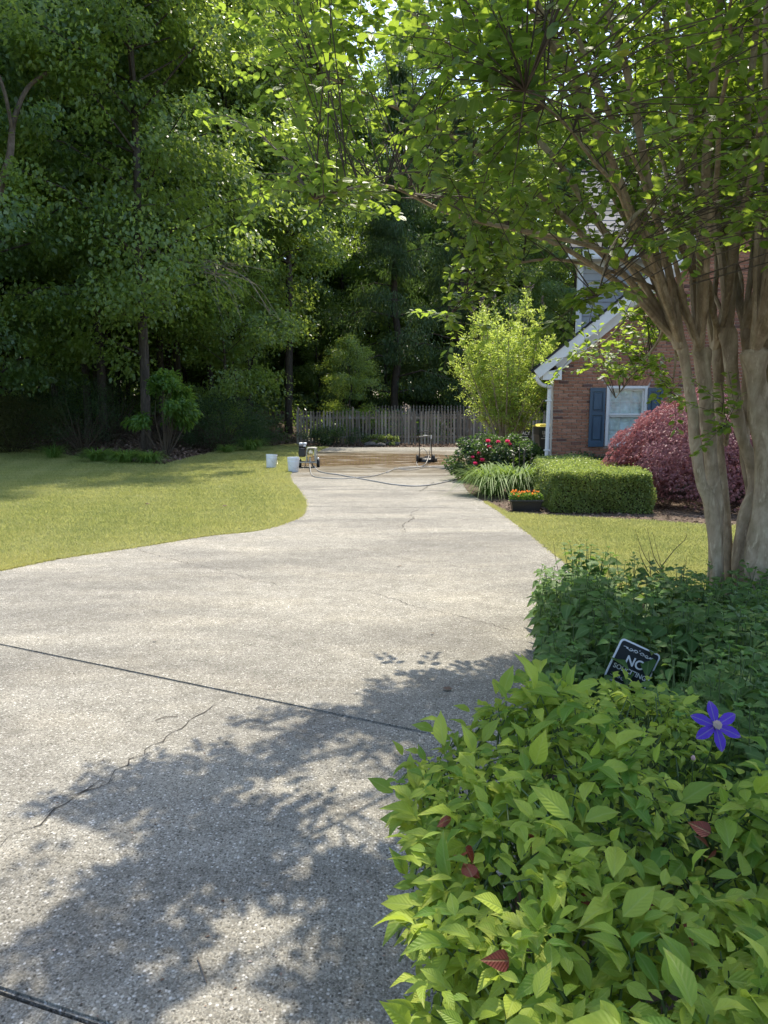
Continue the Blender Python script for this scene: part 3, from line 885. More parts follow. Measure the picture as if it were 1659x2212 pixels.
extra_branches = [[(1440, 690, 6.4), (1380, 660, 6.8), (1310, 735, 7.1), (1240, 768, 7.3)], [(1440, 690, 6.4), (1420, 740, 6.8), (1380, 790, 6.9), (1330, 860, 7)],
                  [(1500, 720, 6.1), (1440, 640, 6), (1330, 590, 5.8), (1180, 560, 5.6), (1040, 600, 5.6), (965, 690, 5.5)],
                  [(1480, 640, 6), (1300, 540, 5.2), (1000, 470, 4.5), (830, 400, 4.1), (680, 430, 4.0)],
                  [(1500, 600, 6), (1420, 450, 5), (1330, 520, 4.5), (1290, 640, 4.3)],
                  [(1568, 960, 6.15), (1572, 920, 5.9), (1560, 890, 5.7)], [(1445, 680, 6.4), (1460, 760, 6.8), (1450, 850, 6.8)]]
for pl in extra_branches:
    pts = spline([P(*p) for p in pl], 6)
    m = MB(); m.tube([p - ct_loc for p in pts], list(np.linspace(.02, .004, len(pts))), 6); m.build('branch', M['crape_bark'], ct, True)
    shoot_pts.append(np.array([list(p) for p in pts[3:]]))
SP = np.concatenate(shoot_pts)
tw = MB(); lp = []; ld = []; ln_ = []; ls = []; lt = []
for a in np.concatenate([anch, sprays, np.array(ends)]):
    dd = np.linalg.norm(SP - (a - np.array([0, 0, .12])), axis=1) + np.maximum(0, SP[:, 2] - a[2] + .05) * .8 + rng.random(len(SP)) * .12
    b = SP[int(np.argmin(dd))]
    v = a - b; L = np.linalg.norm(v)
    if L > 1.25: continue
    if L > .75: b = a + (b - a) * .75 / L
    ext = v / (L + 1e-6) * .5 + np.array([0, 0, -.06]) + rng.normal(0, .25, 3)
    ext /= np.linalg.norm(ext); tl = rng.uniform(.22, .42)
    e = a + ext * tl
    mid = (a + b) / 2 + np.array([0, 0, .05 * L])
    tw.tube([Vector(b - np.array(ct_loc)), Vector(mid - np.array(ct_loc)), Vector(a - np.array(ct_loc)), Vector(e - np.array(ct_loc))], [.0045, .0035, .0025, .0013], 4, cap=False)
    nl = rng.integers(16, 26)
    side = np.cross(ext, [0, 0, 1.]); side /= np.linalg.norm(side) + 1e-6
    for j in range(nl):
        t = (j + rng.random() * .6) / nl
        base = (a * (1 - t * 1.0) + e * t) if j > nl * .3 else (mid * (1 - t * 3.3) + a * (t * 3.3))
        sgn = 1 if j % 2 else -1
        d = side * sgn + ext * rng.uniform(.1, .8) + rng.normal(0, .35, 3) + np.array([0, 0, -.12])
        lp.append(base + d * .012); ld.append(d); ln_.append(np.array([0, 0, 1.]) + rng.normal(0, .38, 3))
        ls.append(rng.uniform(.052, .084) * (1.05 - .35 * t)); 
        lt.append(np.clip(rng.normal(.45, .22) + .2 * t, 0, .9 if rng.random() < .985 else 1))
tw.build('twigs', M['twig'], ct)['kind'] = 'stuff'
lp, ld, ln_, ls, lt = map(np.array, (lp, ld, ln_, ls, lt))
leafy(ct, 'foliage', [T_CRAPE], M['crape'], lp, ld, ln_, ls, lt, 300)
print('crape leaves', len(lp))

# ------------------------------------------------------------------ forest trees
def make_tree(seed, H, R, cb, nl, leaf, limbs, bark_r, slender=False, droop=.5, lean=(0, 0), conifer=False):
    r = np.random.default_rng(seed); rd = random.Random(seed)
    tm = MB()
    top = Vector((lean[0], lean[1], H))
    tp = [Vector((0, 0, -.4))]
    for i in range(1, 9):
        t = i / 8
        tp.append(Vector((lean[0] * t * t + rd.gauss(0, .12), lean[1] * t * t + rd.gauss(0, .12), H * t * .96)))
    sp = spline(tp, 3)
    tm.tube(sp, [bark_r * (1.35 if i == 0 else 1) * (1 - .93 * (i / (len(sp) - 1)) ** 1.2) for i in range(len(sp))], 9, wob=.1)
    cl = []; cr = []
    for k in range(limbs):
        t = (cb + (1 - cb) * ((k + rd.random() * .8) / limbs) ** .9)
        p = sp[min(len(sp) - 1, int(t * (len(sp) - 1)))]
        a = k * 2.399 + rd.random()
        u = (t - cb) / (1 - cb)
        rad = R * (math.sin(math.pi * min(1, .22 + .78 * u)) ** .7 if not conifer else (1.05 - u)) * rd.uniform(.7, 1.08)
        rise = rad * rd.uniform(.15, .55) * (1 if not conifer else -.1)
        e = p + Vector((math.cos(a) * rad, math.sin(a) * rad, rise))
        mid = (p + e) / 2 + Vector((0, 0, rad * .12))
        tm.tube([p, mid, e], [bark_r * .3 * (1 - u * .6), bark_r * .17 * (1 - u * .6), .012], 5, cap=False)
        ns = 7 if not conifer else 4
        for j in range(ns):
            q = p.lerp(e, .35 + .65 * (j + rd.random()) / ns) + Vector((rd.gauss(0, rad * .16), rd.gauss(0, rad * .16), rd.gauss(0, .25)))
            cl.append(q); cr.append(rd.uniform(.55, 1.15) * (R / 5) ** .5)
    cl = np.array([list(c) for c in cl]); cr = np.array(cr) * r.uniform(.6, 1.25, len(cr))
    k = r.integers(0, len(cl), nl)
    # sprays: leaves hang in flat drooping layers inside each clump
    off = r.normal(size=(nl, 3)); off /= np.linalg.norm(off, axis=1, keepdims=True)
    off *= (r.random((nl, 1)) ** .45)
    pos = cl[k] + off * cr[k][:, None] * np.array([1.1, 1.1, .72]) + r.normal(0, .05, (nl, 3))
    pos[:, 2] += -.10 * np.floor(r.random(nl) * 4) * .3
    out = pos - np.array([0, 0, H * .5]); out[:, 2] = 0
    out /= np.linalg.norm(out, axis=1, keepdims=True) + 1e-6
    d = out * .5 + r.normal(0, .55, (nl, 3)); d[:, 2] -= droop
    n = r.normal(0, .5, (nl, 3)) + np.array([0, 0, .9]) + out * .5
    tint = np.clip(.45 + r.normal(0, .2, nl) + .15 * off[:, 2], 0, 1)
    tpl = T_FAR if not conifer else tpl_diamond(.09, .2, .02)
    V, TF, U = tpl
    X, D, Zz = frames(d, n)
    s = r.uniform(.7, 1.25, nl) * leaf
    VV = pos[:, None] + s[:, None, None] * (V[None, :, 0:1] * X[:, None] + V[None, :, 1:2] * D[:, None] + V[None, :, 2:3] * Zz[:, None])
    off_ = (np.arange(nl) * len(V))[:, None, None]
    F = [(f[None] + off_).reshape(-1, f.shape[1]) for f in TF]
    crown = mesh_np('crown', VV.reshape(-1, 3), F, None, np.tile(U, (nl, 1)), np.repeat(tint, len(V)))
    tme = bpy.data.meshes.new('trunk')
    tme.from_pydata([tuple(v) for v in tm.v], [], tm.f)
    tme.polygons.foreach_set('use_smooth', np.ones(len(tme.polygons), bool))
    return tme, crown
VAR = {
 'broad': make_tree(11, 25, 5.9, .10, 86000, .17, 60, .17),
 'broad2': make_tree(23, 26, 5.4, .14, 80000, .165, 60, .16, lean=(1.2, -.5)),
 'tall': make_tree(37, 27, 4.3, .28, 40000, .18, 40, .17),
 'slim': make_tree(41, 20, 3.0, .25, 24000, .17, 30, .14, lean=(.6, .3)),
 'low': make_tree(53, 9, 2.9, .12, 16000, .13, 22, .09),
 'feather': make_tree(61, 17, 3.4, .12, 30000, .24, 44, .2, conifer=True, droop=.9),
}
for k, (a, b) in VAR.items():
    a.materials.append(M['forest_bark'])
    b.materials.append(M['conifer'] if k == 'feather' else (M['forest2'] if k in ('low', 'broad2') else M['forest']))
def gz(x, y): return float(bank_h(np.array([x]), np.array([y]))[0])
def tree(kind, x, y, s, rz, label, group=None, hs=1.0):
    o = empty('forest_tree', (x, y, gz(x, y)), rz, label, 'tree', group)
    o.scale = (s, s, s * hs)
    link('trunk', VAR[kind][0], o); link('crown', VAR[kind][1], o)
    return o
front = [  # kind, x, y, scale, rotation, label
 ('broad', -12.8, 23.3, 1.0, .3, 'big shady broadleaf tree at the far left, over the mulch bank'),
 ('broad2', -7.9, 24.6, 1.0, 2.1, 'bright leafed tree leaning out over the lawn, left of the fence'),
 ('broad', -18.0, 24.5, 1.05, 1.7, 'dense dark tree beyond the left end of the mulch bank'),
 ('tall', -10.6, 28.2, 1.0, .7, 'tall narrow tree standing behind the leafy shrub of the bank'),
 ('broad2', -6.3, 33.0, 1.0, 4.0, 'light green tree rising just behind the left end of the fence'),
 ('low', -6.3, 29.2, .9, 1.0, 'low bushy sapling at the foot of the bank trees'),
 ('feather', .7, 39.5, 1.15, 0.4, 'feathery dark evergreen behind the middle of the picket fence'),
 ('feather', 4.2, 42.0, 1.1, 2.4, 'second feathery evergreen, behind the young crape myrtle'),
 ('broad2', 8.2, 46, .84, 5.2, 'sunlit pale green crown rising above the evergreens left of the house roof'),
 ('broad', 9.5, 38.0, .62, 3.3, 'dark round tree close behind the corner of the house'),
 ('low', .1, 47.0, 1.4, 2.0, 'distant bushy tree seen through the trunks above the middle of the fence'),
 ('low', -1.5, 33.8, .55, 3.0, 'small dark sapling right behind the picket fence'),
]
for (k, x, y, s, rz, lab) in front: tree(k, x, y, s, rz, lab)
rd = random.Random(5)
placed = [(f[1], f[2]) for f in front]
kinds = ['tall', 'broad', 'tall', 'slim', 'broad2', 'slim', 'low', 'tall']
nb = 0
for i in range(4000):
    x = rd.uniform(-34, 24); y = rd.uniform(30, 60)
    if x > -4 and y < 33.5: continue
    if x < -4 and y < 28.5: continue
    if x > -4.5 and y < 44: continue
    if x > 9 and y < 34: continue
    if min(math.hypot(x - a, y - b) for a, b in placed) < (2.6 if y < 42 else 3.6): continue
    placed.append((x, y)); k = kinds[nb % len(kinds)]; nb += 1
    sc = rd.uniform(.85, 1.12) * (1 if x < 3 else .86)
    tree(k, x, y, sc, rd.uniform(0, 6), 'one of many dark trunked trees crowding the shaded woods beyond the fence and bank', 'trees of the shaded woods', 1.0)
    if nb >= 84: break
# understorey and the far side of the wood: reads as one mass
def wood_mass(N, x0, x1, y0, y1, h, size, name, label):
    x = rng.uniform(x0, x1, N); y = rng.uniform(y0, y1, N)
    top = h * (.65 + .35 * np.sin(x * .55 + 2 * np.sin(y * .2)) * np.sin(x * .21 + 1))
    z = top * rng.random(N) ** .9 + bank_h(x, y)
    hol = np.sin(x * 1.9 + z) * np.sin(z * 1.7 - x * .6) > -.45
    x, y, z = x[hol], y[hol], z[hol]; n = len(x)
    d = rdir(n, -.3); nn = rdir(n, .6)
    o = scatter(name, T_FAR, np.stack([x, y, z], 1), d, nn, rng.uniform(.7, 1.3, n) * size, np.clip(rng.normal(.45, .2, n), 0, 1), M['forest'], None, False, 'stuff')
    tag(o, label, 'woods')
wood_mass(150000, -60, 45, 58, 68, 22, .42, 'woods', 'far side of the woods reading as one dark green mass')
wood_mass(130000, -60, 45, 60, 67, 13, .38, 'woods', 'dim lower edge of the woods far behind the trunks')
wood_mass(40000, -14, 12, 53, 57, 8, .3, 'woods', 'nearer shaded thicket filling the gaps between the far trunks')
wood_mass(40000, -34, 12, 34.5, 56, 1.6, .16, 'undergrowth', 'low dark undergrowth on the floor of the woods')

# bare trunk leaning at the far left, and dead branches hanging in the shade
o = empty('leaning_tree', P(-12, 640, 21) * 1.0, 0, 'pale bare trunk leaning at the left edge of the view', 'tree')
b0 = Vector(o.location); o.location = (b0.x, b0.y, gz(b0.x, b0.y)); b0 = Vector(o.location)
m = MB(); pts = spline([P(-150, 880, 21) - b0, P(-60, 640, 21) - b0, P(-25, 500, 21) - b0, P(3, 400, 21) - b0, P(22, 330, 21) - b0, P(30, 260, 21.3) - b0, P(60, 190, 21.6) - b0, P(110, 150, 22) - b0], 5)
m.tube(pts, list(np.linspace(.16, .04, len(pts))), 8, wob=.1); m.build('trunk', M['grey_bark'], o, True)
m = MB(); m.tube(spline([P(28, 290, 21.2) - b0, P(10, 200, 21) - b0, P(-20, 120, 21) - b0], 4), .05, 6); m.build('branch', M['grey_bark'], o, True)
db = empty('dead_branch', P(470, 600, 23.0), 0, 'bare dead branches drooping from the dark trees above the lawn', 'branch')
m = MB(); b0 = Vector(db.location)
for k in range(26):
    a = Vector((random.uniform(-.6, .2), random.uniform(-.3, .3), random.uniform(0, .5)))
    e = P(random.uniform(470, 610), random.uniform(550, 710), random.uniform(21.5, 23.8)) - b0
    mid = (a + e) / 2 + Vector((random.gauss(0, .15), 0, random.uniform(0, .35)))
    m.tube(spline([a, mid, e], 4), list(np.linspace(.010, .003, 9)), 4, cap=False)
m.tube([Vector((-2.6, 1.6, 1.2)), Vector((-.9, .5, .5)), Vector((.1, 0, .1))], [.04, .025, .01], 6)
m.build('twigs', M['dead'], db)
print('forest done', nb)

# ------------------------------------------------------------------ house
HY = 15.9
h0 = P(1193, 950, HY)                       # wall corner near the ground
hx0 = h0.x
hl = Vector((hx0, HY, 0))
house = empty('brick_house', hl, 0, 'brick house with blue shuttered window and grey sided upper storey', 'house')
eave = P(1197, 790, HY)                     # where the rake meets the corner
rk = P(1345, 660, HY)
slope = (rk.z - (P(1180, 795, HY).z)) / (rk.x - P(1180, 795, HY).x)
ez = eave.z
wz = lambda x: ez + .05 + slope * (x - 0.0)        # height of the wall top above x (from the corner)
WX = 6.6                                     # wall length built (ridge beyond the frame)
XR = 4.4                                     # ridge position
def wtop(x): return wz(x) if x < XR else wz(XR) - slope * (x - XR)
# backing wall of mortar, with the window opening left out
win_l, win_r = P(1308, 900, HY).x - hx0, P(1396, 900, HY).x - hx0
win_t, win_b = P(1350, 834, HY).z, P(1350, 962, HY).z - .02
m = MB()
def quadwall(x0, x1, z0, z1f):
    n = max(1, int((x1 - x0) / .3)); 
    for i in range(n):
        a = x0 + (x1 - x0) * i / n; b = x0 + (x1 - x0) * (i + 1) / n
        za, zb = z1f(a), z1f(b)
        m.add([(a, .012, z0), (b, .012, z0), (b, .012, zb), (a, .012, za), (a, .25, z0), (b, .25, z0), (b, .25, zb), (a, .25, za)],
              [(0, 1, 2, 3), (7, 6, 5, 4), (3, 2, 6, 7), (0, 3, 7, 4), (1, 5, 6, 2)])
quadwall(0, win_l, -.1, wtop); quadwall(win_r, 2 * XR, -.1, wtop)
quadwall(win_l, win_r, -.1, lambda x: win_b); 
n_ = 4
for i in range(n_):
    a = win_l + (win_r - win_l) * i / n_; b = win_l + (win_r - win_l) * (i + 1) / n_
    m.add([(a, .012, win_t), (b, .012, win_t), (b, .012, wtop(b)), (a, .012, wtop(a)), (a, .25, win_t), (b, .25, win_t), (b, .25, wtop(b)), (a, .25, wtop(a))],
          [(0, 1, 2, 3), (7, 6, 5, 4), (3, 2, 6, 7), (0, 1, 5, 4)])
SHR = .27
m.add([(0, .252, 0), (.24, .252, 0), (.24 + SHR * 9, 9.5, 0), (SHR * 9, 9.5, 0), (0, .252, ez), (.24, .252, ez), (.24 + SHR * 9, 9.5, ez), (SHR * 9, 9.5, ez)], [(3, 2, 1, 0), (4, 5, 6, 7), (0, 1, 5, 4), (1, 2, 6, 5), (2, 3, 7, 6), (3, 0, 4, 7)])
m.build('wall', M['mortar'], house)
# bricks
CP, BP = .0677, .2032
bl, bh = BP - .012, CP - .013
pool = {}
def brick_mesh(L, k):
    L = round(L, 2)
    if (L, k) not in pool:
        b = MB(); b.box((0, 0, 0), (L, .045, bh), ch=.002, tint=(k + .5) / 8)
        me = bpy.data.meshes.new('brick'); me.from_pydata([tuple(v) for v in b.v], [], b.f)
        at = me.attributes.new('tint', 'FLOAT', 'POINT'); at.data.foreach_set('value', np.asarray(b.t, dtype=np.float32))
        me.materials.append(M['brick']); pool[(L, k)] = me
    return pool[(L, k)]
rb = random.Random(3); bricks = []
nc = int(wtop(XR) / CP)
sh_l = (P(1272, 890, HY).x - hx0, P(1305, 890, HY).x - hx0); sh_r = (P(1397, 890, HY).x - hx0, P(1428, 890, HY).x - hx0)
arch_t = win_t + .20
for c in range(nc):
    z = .035 + c * CP
    x = 0.0 if c % 2 == 0 else -BP / 2
    while x < 2 * XR - .05:
        a, b = max(0, x), x + bl
        x += BP
        b = min(b, 2 * XR)
        segs = [(a, b)]
        if win_b - .03 < z < win_t + .02:
            segs = [(s, min(e, win_l - .01)) for s, e in segs if s < win_l - .02] + [(max(s, win_r + .01), e) for s, e in segs if e > win_r + .02]
        elif win_t < z < arch_t:
            u = (z - win_t) / .2 * .11
            segs = [(s, min(e, win_l - .02 - u)) for s, e in segs if s < win_l - .05 - u] + [(max(s, win_r + .02 + u), e) for s, e in segs if e > win_r + .05 + u]
        for s, e in segs:
            # clip by the rake
            while e - s > .03 and (wtop(e) < z + .05 or wtop(s) < z + .05):
                if wtop(s) < z + .05: s += .02
                if wtop(e) < z + .05: e -= .02
            if e - s > .035: bricks.append((s, e, z))
def bscore(b):
    x = (b[0] + b[1]) / 2
    v = (b[1] - b[0])
    p = Vector((hx0 + x, HY, b[2])); X, Y = proj(np.array([list(p)]))
    return v * (1 if (X[0] < 1470 and 655 < Y[0] < 955) else .2) - (.3 if X[0] > 1470 else 0) - (.2 if Y[0] > 955 else 0)
bricks.sort(key=lambda b: -bscore(b))
rest = MB()
for i, (s, e, z) in enumerate(bricks):
    r_ = rb.random(); k = 0 if r_ < .05 else (1 if r_ < .09 else int(np.clip(rb.gauss(4.4, 1.5), 2, 7)))
    yy = rb.uniform(-.0015, .0015)
    if i < 290:
        o = link('brick', brick_mesh(e - s, k), house); o.location = ((s + e) / 2, -.003 + yy + .012, z)
    else:
        rest.box(((s + e) / 2, -.003 + yy + .012, z), (e - s, .045, bh), tint=(k + .5) / 8)
rest.build('bricks', M['brick'], house)['kind'] = 'stuff'
# splayed soldier arch over the window
nA = 13
for i in range(nA):
    t0, t1 = i / nA, (i + 1) / nA
    b0_, b1_ = win_l - .0 + (win_r - win_l) * t0, win_l + (win_r - win_l) * t1
    a0_, a1_ = win_l - .11 + (win_r - win_l + .22) * t0, win_l - .11 + (win_r - win_l + .22) * t1
    m = MB(); m.prism([(b0_ + .004, win_t + .012), (b1_ - .004, win_t + .012), (a1_ - .005, arch_t), (a0_ + .005, arch_t)], -.012, .03, tint=rb.uniform(.35, .8)); m.build('brick', M['brick'], house)
# window: frame, sashes, muntins, glass, sheet behind
W_ = win_r - win_l; Hh = win_t - win_b
win = MB(); fw = .055
for (c, d) in [((win_l + fw / 2, .03, (win_t + win_b) / 2), (fw, .11, Hh)), ((win_r - fw / 2, .03, (win_t + win_b) / 2), (fw, .11, Hh)),
               ((win_l + W_ / 2, .03, win_t - fw / 2), (W_ - 2 * fw - .004, .11, fw)), ((win_l + W_ / 2, .02, win_b + fw / 2), (W_ - 2 * fw - .004, .15, fw))]:
    win.box(c, d, ch=.004)
wo = win.build('window', M['white'], house)
il, ir = win_l + fw + .003, win_r - fw - .003
zm = P(1350, 897, HY).z
for (z0, z1, y) in [(zm, win_t - fw - .003, .045), (win_b + fw + .003, zm - .004, .075)]:
    s = MB(); sw = .035
    s.box((il + sw / 2, y, (z0 + z1) / 2), (sw, .03, z1 - z0), ch=.003); s.box((ir - sw / 2, y, (z0 + z1) / 2), (sw, .03, z1 - z0), ch=.003)
    s.box(((il + ir) / 2, y, z1 - sw / 2), (ir - il - 2 * sw - .002, .03, sw), ch=.003); s.box(((il + ir) / 2, y, z0 + sw / 2), (ir - il - 2 * sw - .002, .03, sw), ch=.003)
    s.build('sash', M['white'], wo)
    g_ = MB(); g_.box(((il + ir) / 2, y + .002, (z0 + z1) / 2), (ir - il - 2 * sw + .006, .004, z1 - z0 - 2 * sw + .006)); g_.build('pane', M['glass'], wo)
    for j in (1, 2):
        q = MB(); q.box((il + sw + (ir - il - 2 * sw) * j / 3, y + .014, (z0 + z1) / 2), (.014, .01, z1 - z0 - 2 * sw)); q.build('muntin', M['white'], wo)
    q = MB(); q.box(((il + ir) / 2, y + .026, (z0 + z1) / 2), (ir - il - 2 * sw, .01, .014)); q.build('muntin', M['white'], wo)
# crinkled sheet inside the window
nxs, nzs = 24, 30; V = []; 
for j in range(nzs + 1):
    for i in range(nxs + 1):
        u, v = i / nxs, j / nzs
        fold = .022 * math.sin(v * 19 + 5 * (u - .5) ** 2 * 8) * (1 - abs(2 * u - 1)) + .012 * math.sin(u * 23 + v * 7)
        V.append((il + (ir - il) * u, .115 + fold, win_b + .05 + (Hh - .08) * v))
F = [(j * (nxs + 1) + i, j * (nxs + 1) + i + 1, (j + 1) * (nxs + 1) + i + 1, (j + 1) * (nxs + 1) + i) for j in range(nzs) for i in range(nxs)]
link('curtain', mesh_np('curtain', V, np.array(F), M['curtain'], smooth=True), wo)
m = MB(); m.box((win_l + W_ / 2, .9, (win_t + win_b) / 2), (W_ + .6, .02, Hh + .4)); m.build('inner_wall', M['plastic_black'], wo)
# shutters
for (a, b) in (sh_l, sh_r):
    st, sb = P(1290, 838, HY).z, P(1290, 960, HY).z - .05
    s = MB(); w = b - a; rl = .05; cx = (a + b) / 2
    mid = P(1290, 893, HY).z
    s.box((a + rl / 2, -.045, (st + sb) / 2), (rl, .035, st - sb), ch=.004); s.box((b - rl / 2, -.045, (st + sb) / 2), (rl, .035, st - sb), ch=.004)
    for zc, hh in ((st - .04, .08), (mid, .08), (sb + .06, .12)): s.box((cx, -.045, zc), (w - 2 * rl - .002, .034, hh), ch=.003)
    so = s.build('shutter', M['blue'], house)
    for z0, z1 in ((mid + .04, st - .08), (sb + .12, mid - .04)):
        q = MB(); q.box((cx, -.036, (z0 + z1) / 2), (w - 2 * rl - .004, .012, z1 - z0 - .004)); q.box((cx, -.05, (z0 + z1) / 2), (w - 2 * rl - .07, .02, z1 - z0 - .07), ch=.008); q.build('panel', M['blue'], so)
# rake boards, cornice return, roof slab
SH = lambda a, y, b: (a + SHR * max(0, y), y, b)
rl_ = Vector((1, 0, slope)).normalized(); nrm = Vector((-slope, 0, 1)).normalized()
def rakeboard(name, x0, x1, off0, off1, y0, y1, mat):
    m = MB(); A = Vector((x0, 0, wz(x0))); B = Vector((x1, 0, wz(x1)))
    pl = [A + nrm * off0, B + nrm * off0, B + nrm * off1, A + nrm * off1]
    m.prism([(p.x, p.z) for p in pl], y0, y1); return m.build(name, mat, house)
rakeboard('frieze_board', -.02, XR, -.19, -.012, -.06, .01, M['white'])
rakeboard('rake_board', -.38, XR, .0, .19, -.34, -.29, M['white'])
rakeboard('soffit', -.34, XR, -.01, .012, -.288, -.003, M['white'])
m = MB()
ret = [(-.34, ez - .24), (.2, ez - .24), (.2, ez + .1), (.0, ez + .05), (-.34, ez - .1)]
m.prism([(-.30, ez - .30), (.09, ez - .30), (.09, ez - .02), (-.02, ez - .1), (-.30, ez - .14)], -.285, -.062); m.build('cornice_return', M['white'], house)
m = MB(); m.box((-.165, .3, ez - .235), (.3, .7, .025)); m.build('soffit', M['white'], house)
# roof: courses of dark shingles on a deck
m = MB(); A = Vector((-.42, 0, wz(-.42))); B = Vector((XR, 0, wz(XR))); pl = [A + nrm * .195, B + nrm * .195, B + nrm * .235, A + nrm * .235]
m.prism([(p.x, p.z) for p in pl], -.36, 7, f=SH)
C2 = Vector((2 * XR + .42, 0, wz(-.42))); n2 = Vector((slope, 0, 1)).normalized(); pl = [B + nrm * .195, C2 + n2 * .195, C2 + n2 * .235, B + nrm * .235]
m.prism([(p.x, p.z) for p in pl], -.36, 7, f=SH)
rf = m.build('roof', M['dkshingle'], house)
m = MB(); nC = 34
for c in range(nC):
    t = c / nC; p = A.lerp(B, t) + nrm * .236; q = A.lerp(B, (c + 1.1) / nC) + nrm * .236
    m.add([(p.x, -.37, p.z + .012), (p.x + SHR * 7, 7, p.z + .012), (q.x + SHR * 7, 7, q.z), (q.x, -.37, q.z), (p.x, -.37, p.z), (p.x + SHR * 7, 7, p.z)], [(0, 1, 2, 3), (4, 5, 1, 0), (0, 3, 4)], tint=random.random())
m.build('shingles', M['dkshingle'], rf)['kind'] = 'stuff'
# gutter and downspout
m = MB(); m.prism([(-.5, ez - .12), (-.36, ez - .22), (-.315, ez - .22), (-.315, ez - .1)], -.3, 7, f=SH); m.build('gutter', M['white'], house)
m = MB(); dsx = -.10
pts = spline([Vector((-.40, -.24, ez - .20)), Vector((-.40, -.24, ez - .30)), Vector((-.30, -.2, ez - .40)), Vector((dsx, -.08, ez - .46)), Vector((dsx - .01, -.06, ez - .6)), Vector((dsx - .03, -.06, .1))], 4)
m.tube(pts, .042, 8); m.build('downspout', M['white'], house, True)
for z in (.7, 1.75):
    m = MB(); m.box((dsx - .02, -.055, z), (.12, .1, .03)); m.build('strap', M['white'], house)
# upper storey, set back: grey lap siding, white corner board, shingled roof sloping to the front
UY = 2.4; Yw = HY + UY
uxl = P(1247, 650, Yw).x - hx0; ue = P(1247, 566, Yw).z
m = MB(); m.prism([(uxl, .7 + 0.1), (uxl + 6.3, .8), (uxl + 6.3, ue), (uxl, ue)], UY + .05, UY + 6, f=lambda a, y, b: (a + .3 * (y - UY), y, b)); m.build('upper_wall', M['siding'], house)
for k in range(30):
    z = ue - .1 - k * .165
    if z < 1.9: break
    m = MB(); m.prism([(UY - .012, z - .165), (UY - .034, z - .165), (UY - .012, z + .003)], uxl + .1, uxl + 6.35, f=lambda a, y, b: (y, a, b)); m.build('siding_board', M['siding'], house)
m = MB(); m.box((uxl + .04, UY - .03, ue / 2 + .65), (.13, .06, ue - 1.4), ch=.004); m.build('corner_board', M['white'], house)
ub = uxl - .32; uf = UY - .42
m = MB(); m.box((uxl + 3, uf + .2, ue + .02), (6.7, .44, .05)); m.build('soffit', M['white'], house)
m = MB(); m.box((uxl + 3, uf - .015, ue + .12), (6.72, .03, .2)); m.build('fascia', M['white'], house)
m = MB(); m.box((uxl + .1 + 3, UY - .03, ue - .07), (5.9, .05, .13)); m.build('frieze_board', M['white'], house)
rr_t = P(1265, 374, HY + 6.2).z; rr_y = 6.2
m = MB(); nC = 16
for c in range(nC):
    t, t2 = c / nC, (c + 1.15) / nC
    y0, y1 = uf - .06 + (rr_y - uf) * t, uf - .06 + (rr_y - uf) * t2
    z0, z1 = ue + .23 + (rr_t - ue - .23) * t, ue + .23 + (rr_t - ue - .23) * t2
    e0, e1 = ub + .3 * (y0 - uf), ub + .3 * (y1 - uf)
    m.add([(e0, y0, z0 + .02), (ub + 7, y0, z0 + .02), (ub + 7, y1, z1), (e1, y1, z1), (e0, y0, z0 - .02), (ub + 7, y0, z0 - .02)], [(0, 1, 2, 3), (4, 5, 1, 0)], tint=random.random())
ur = m.build('upper_roof', M['shingle'], house)
m = MB(); m.prism([(uf - .02, ue + .2), (rr_y, rr_t - .03), (2 * rr_y - uf, ue + .2)], ub + .02, ub + 6.9, f=lambda a, y, b: (y + .3 * (a - uf), a, b)); m.build('gable', M['white'], ur)
m = MB(); m.tube([Vector((ub + .3 * (rr_y - uf), rr_y, rr_t + .02)), Vector((ub + 7, rr_y, rr_t + .02))], .07, 6); m.build('ridge_cap', M['dkshingle'], ur)

# ------------------------------------------------------------------ picket fence
FY = G(800, 960).y
fx0, fx1 = P(643, 930, FY).x, P(1200, 930, FY).x + 1.2
fence = empty('picket_fence', (fx0, FY, 0), 0, 'weathered grey picket fence across the far end of the drive', 'fence')
FH = P(800, 887, FY).z
def picket_mesh(k, h):
    w = .043; m = MB()
    pl = [(-w, .03), (w, .03), (w, h - .17), (w * .45, h - .145), (w * .45, h - .12), (w * .95, h - .085), (w * .6, h - .035), (0, h), (-w * .6, h - .035), (-w * .95, h - .085), (-w * .45, h - .12), (-w * .45, h - .145), (-w, h - .17)]
    m.prism(pl, -.01, .01, tint=k)
    me = bpy.data.meshes.new('picket'); me.from_pydata([tuple(v) for v in m.v], [], m.f)
    at = me.attributes.new('tint', 'FLOAT', 'POINT'); at.data.foreach_set('value', np.full(len(m.v), k, dtype=np.float32))
    me.materials.append(M['fence']); return me
pm = [picket_mesh(.1 + .11 * k, FH + .012 * math.sin(k * 4)) for k in range(8)]
rf_ = random.Random(9); x = 0.0; i = 0
PW = .139
while x < fx1 - fx0:
    if i not in (23, 37, 61):
        o = link('picket', pm[rf_.randrange(8)], fence)
        o.location = (x + rf_.gauss(0, .006), -.035, rf_.gauss(0, .015)); o.rotation_euler = (0, rf_.gauss(0, .012), 0)
    x += PW; i += 1
for z in (.32, FH - .30):
    m = MB(); m.box(((fx1 - fx0) / 2, 0, z), (fx1 - fx0, .038, .085)); m.build('rail', M['fence'], fence)
for k in range(5):
    px = [0.02, 2.35, 4.75, 7.3, 9.7][k]
    m = MB(); m.box((px, .07, FH / 2 + .03), (.09, .09, FH + .06), ch=.01); m.lathe([(.05, FH + .06), (.03, FH + .09), (.045, FH + .13), (.0, FH + .17)], (px, .07, 0), 8); m.build('post', M['fence'], fence)
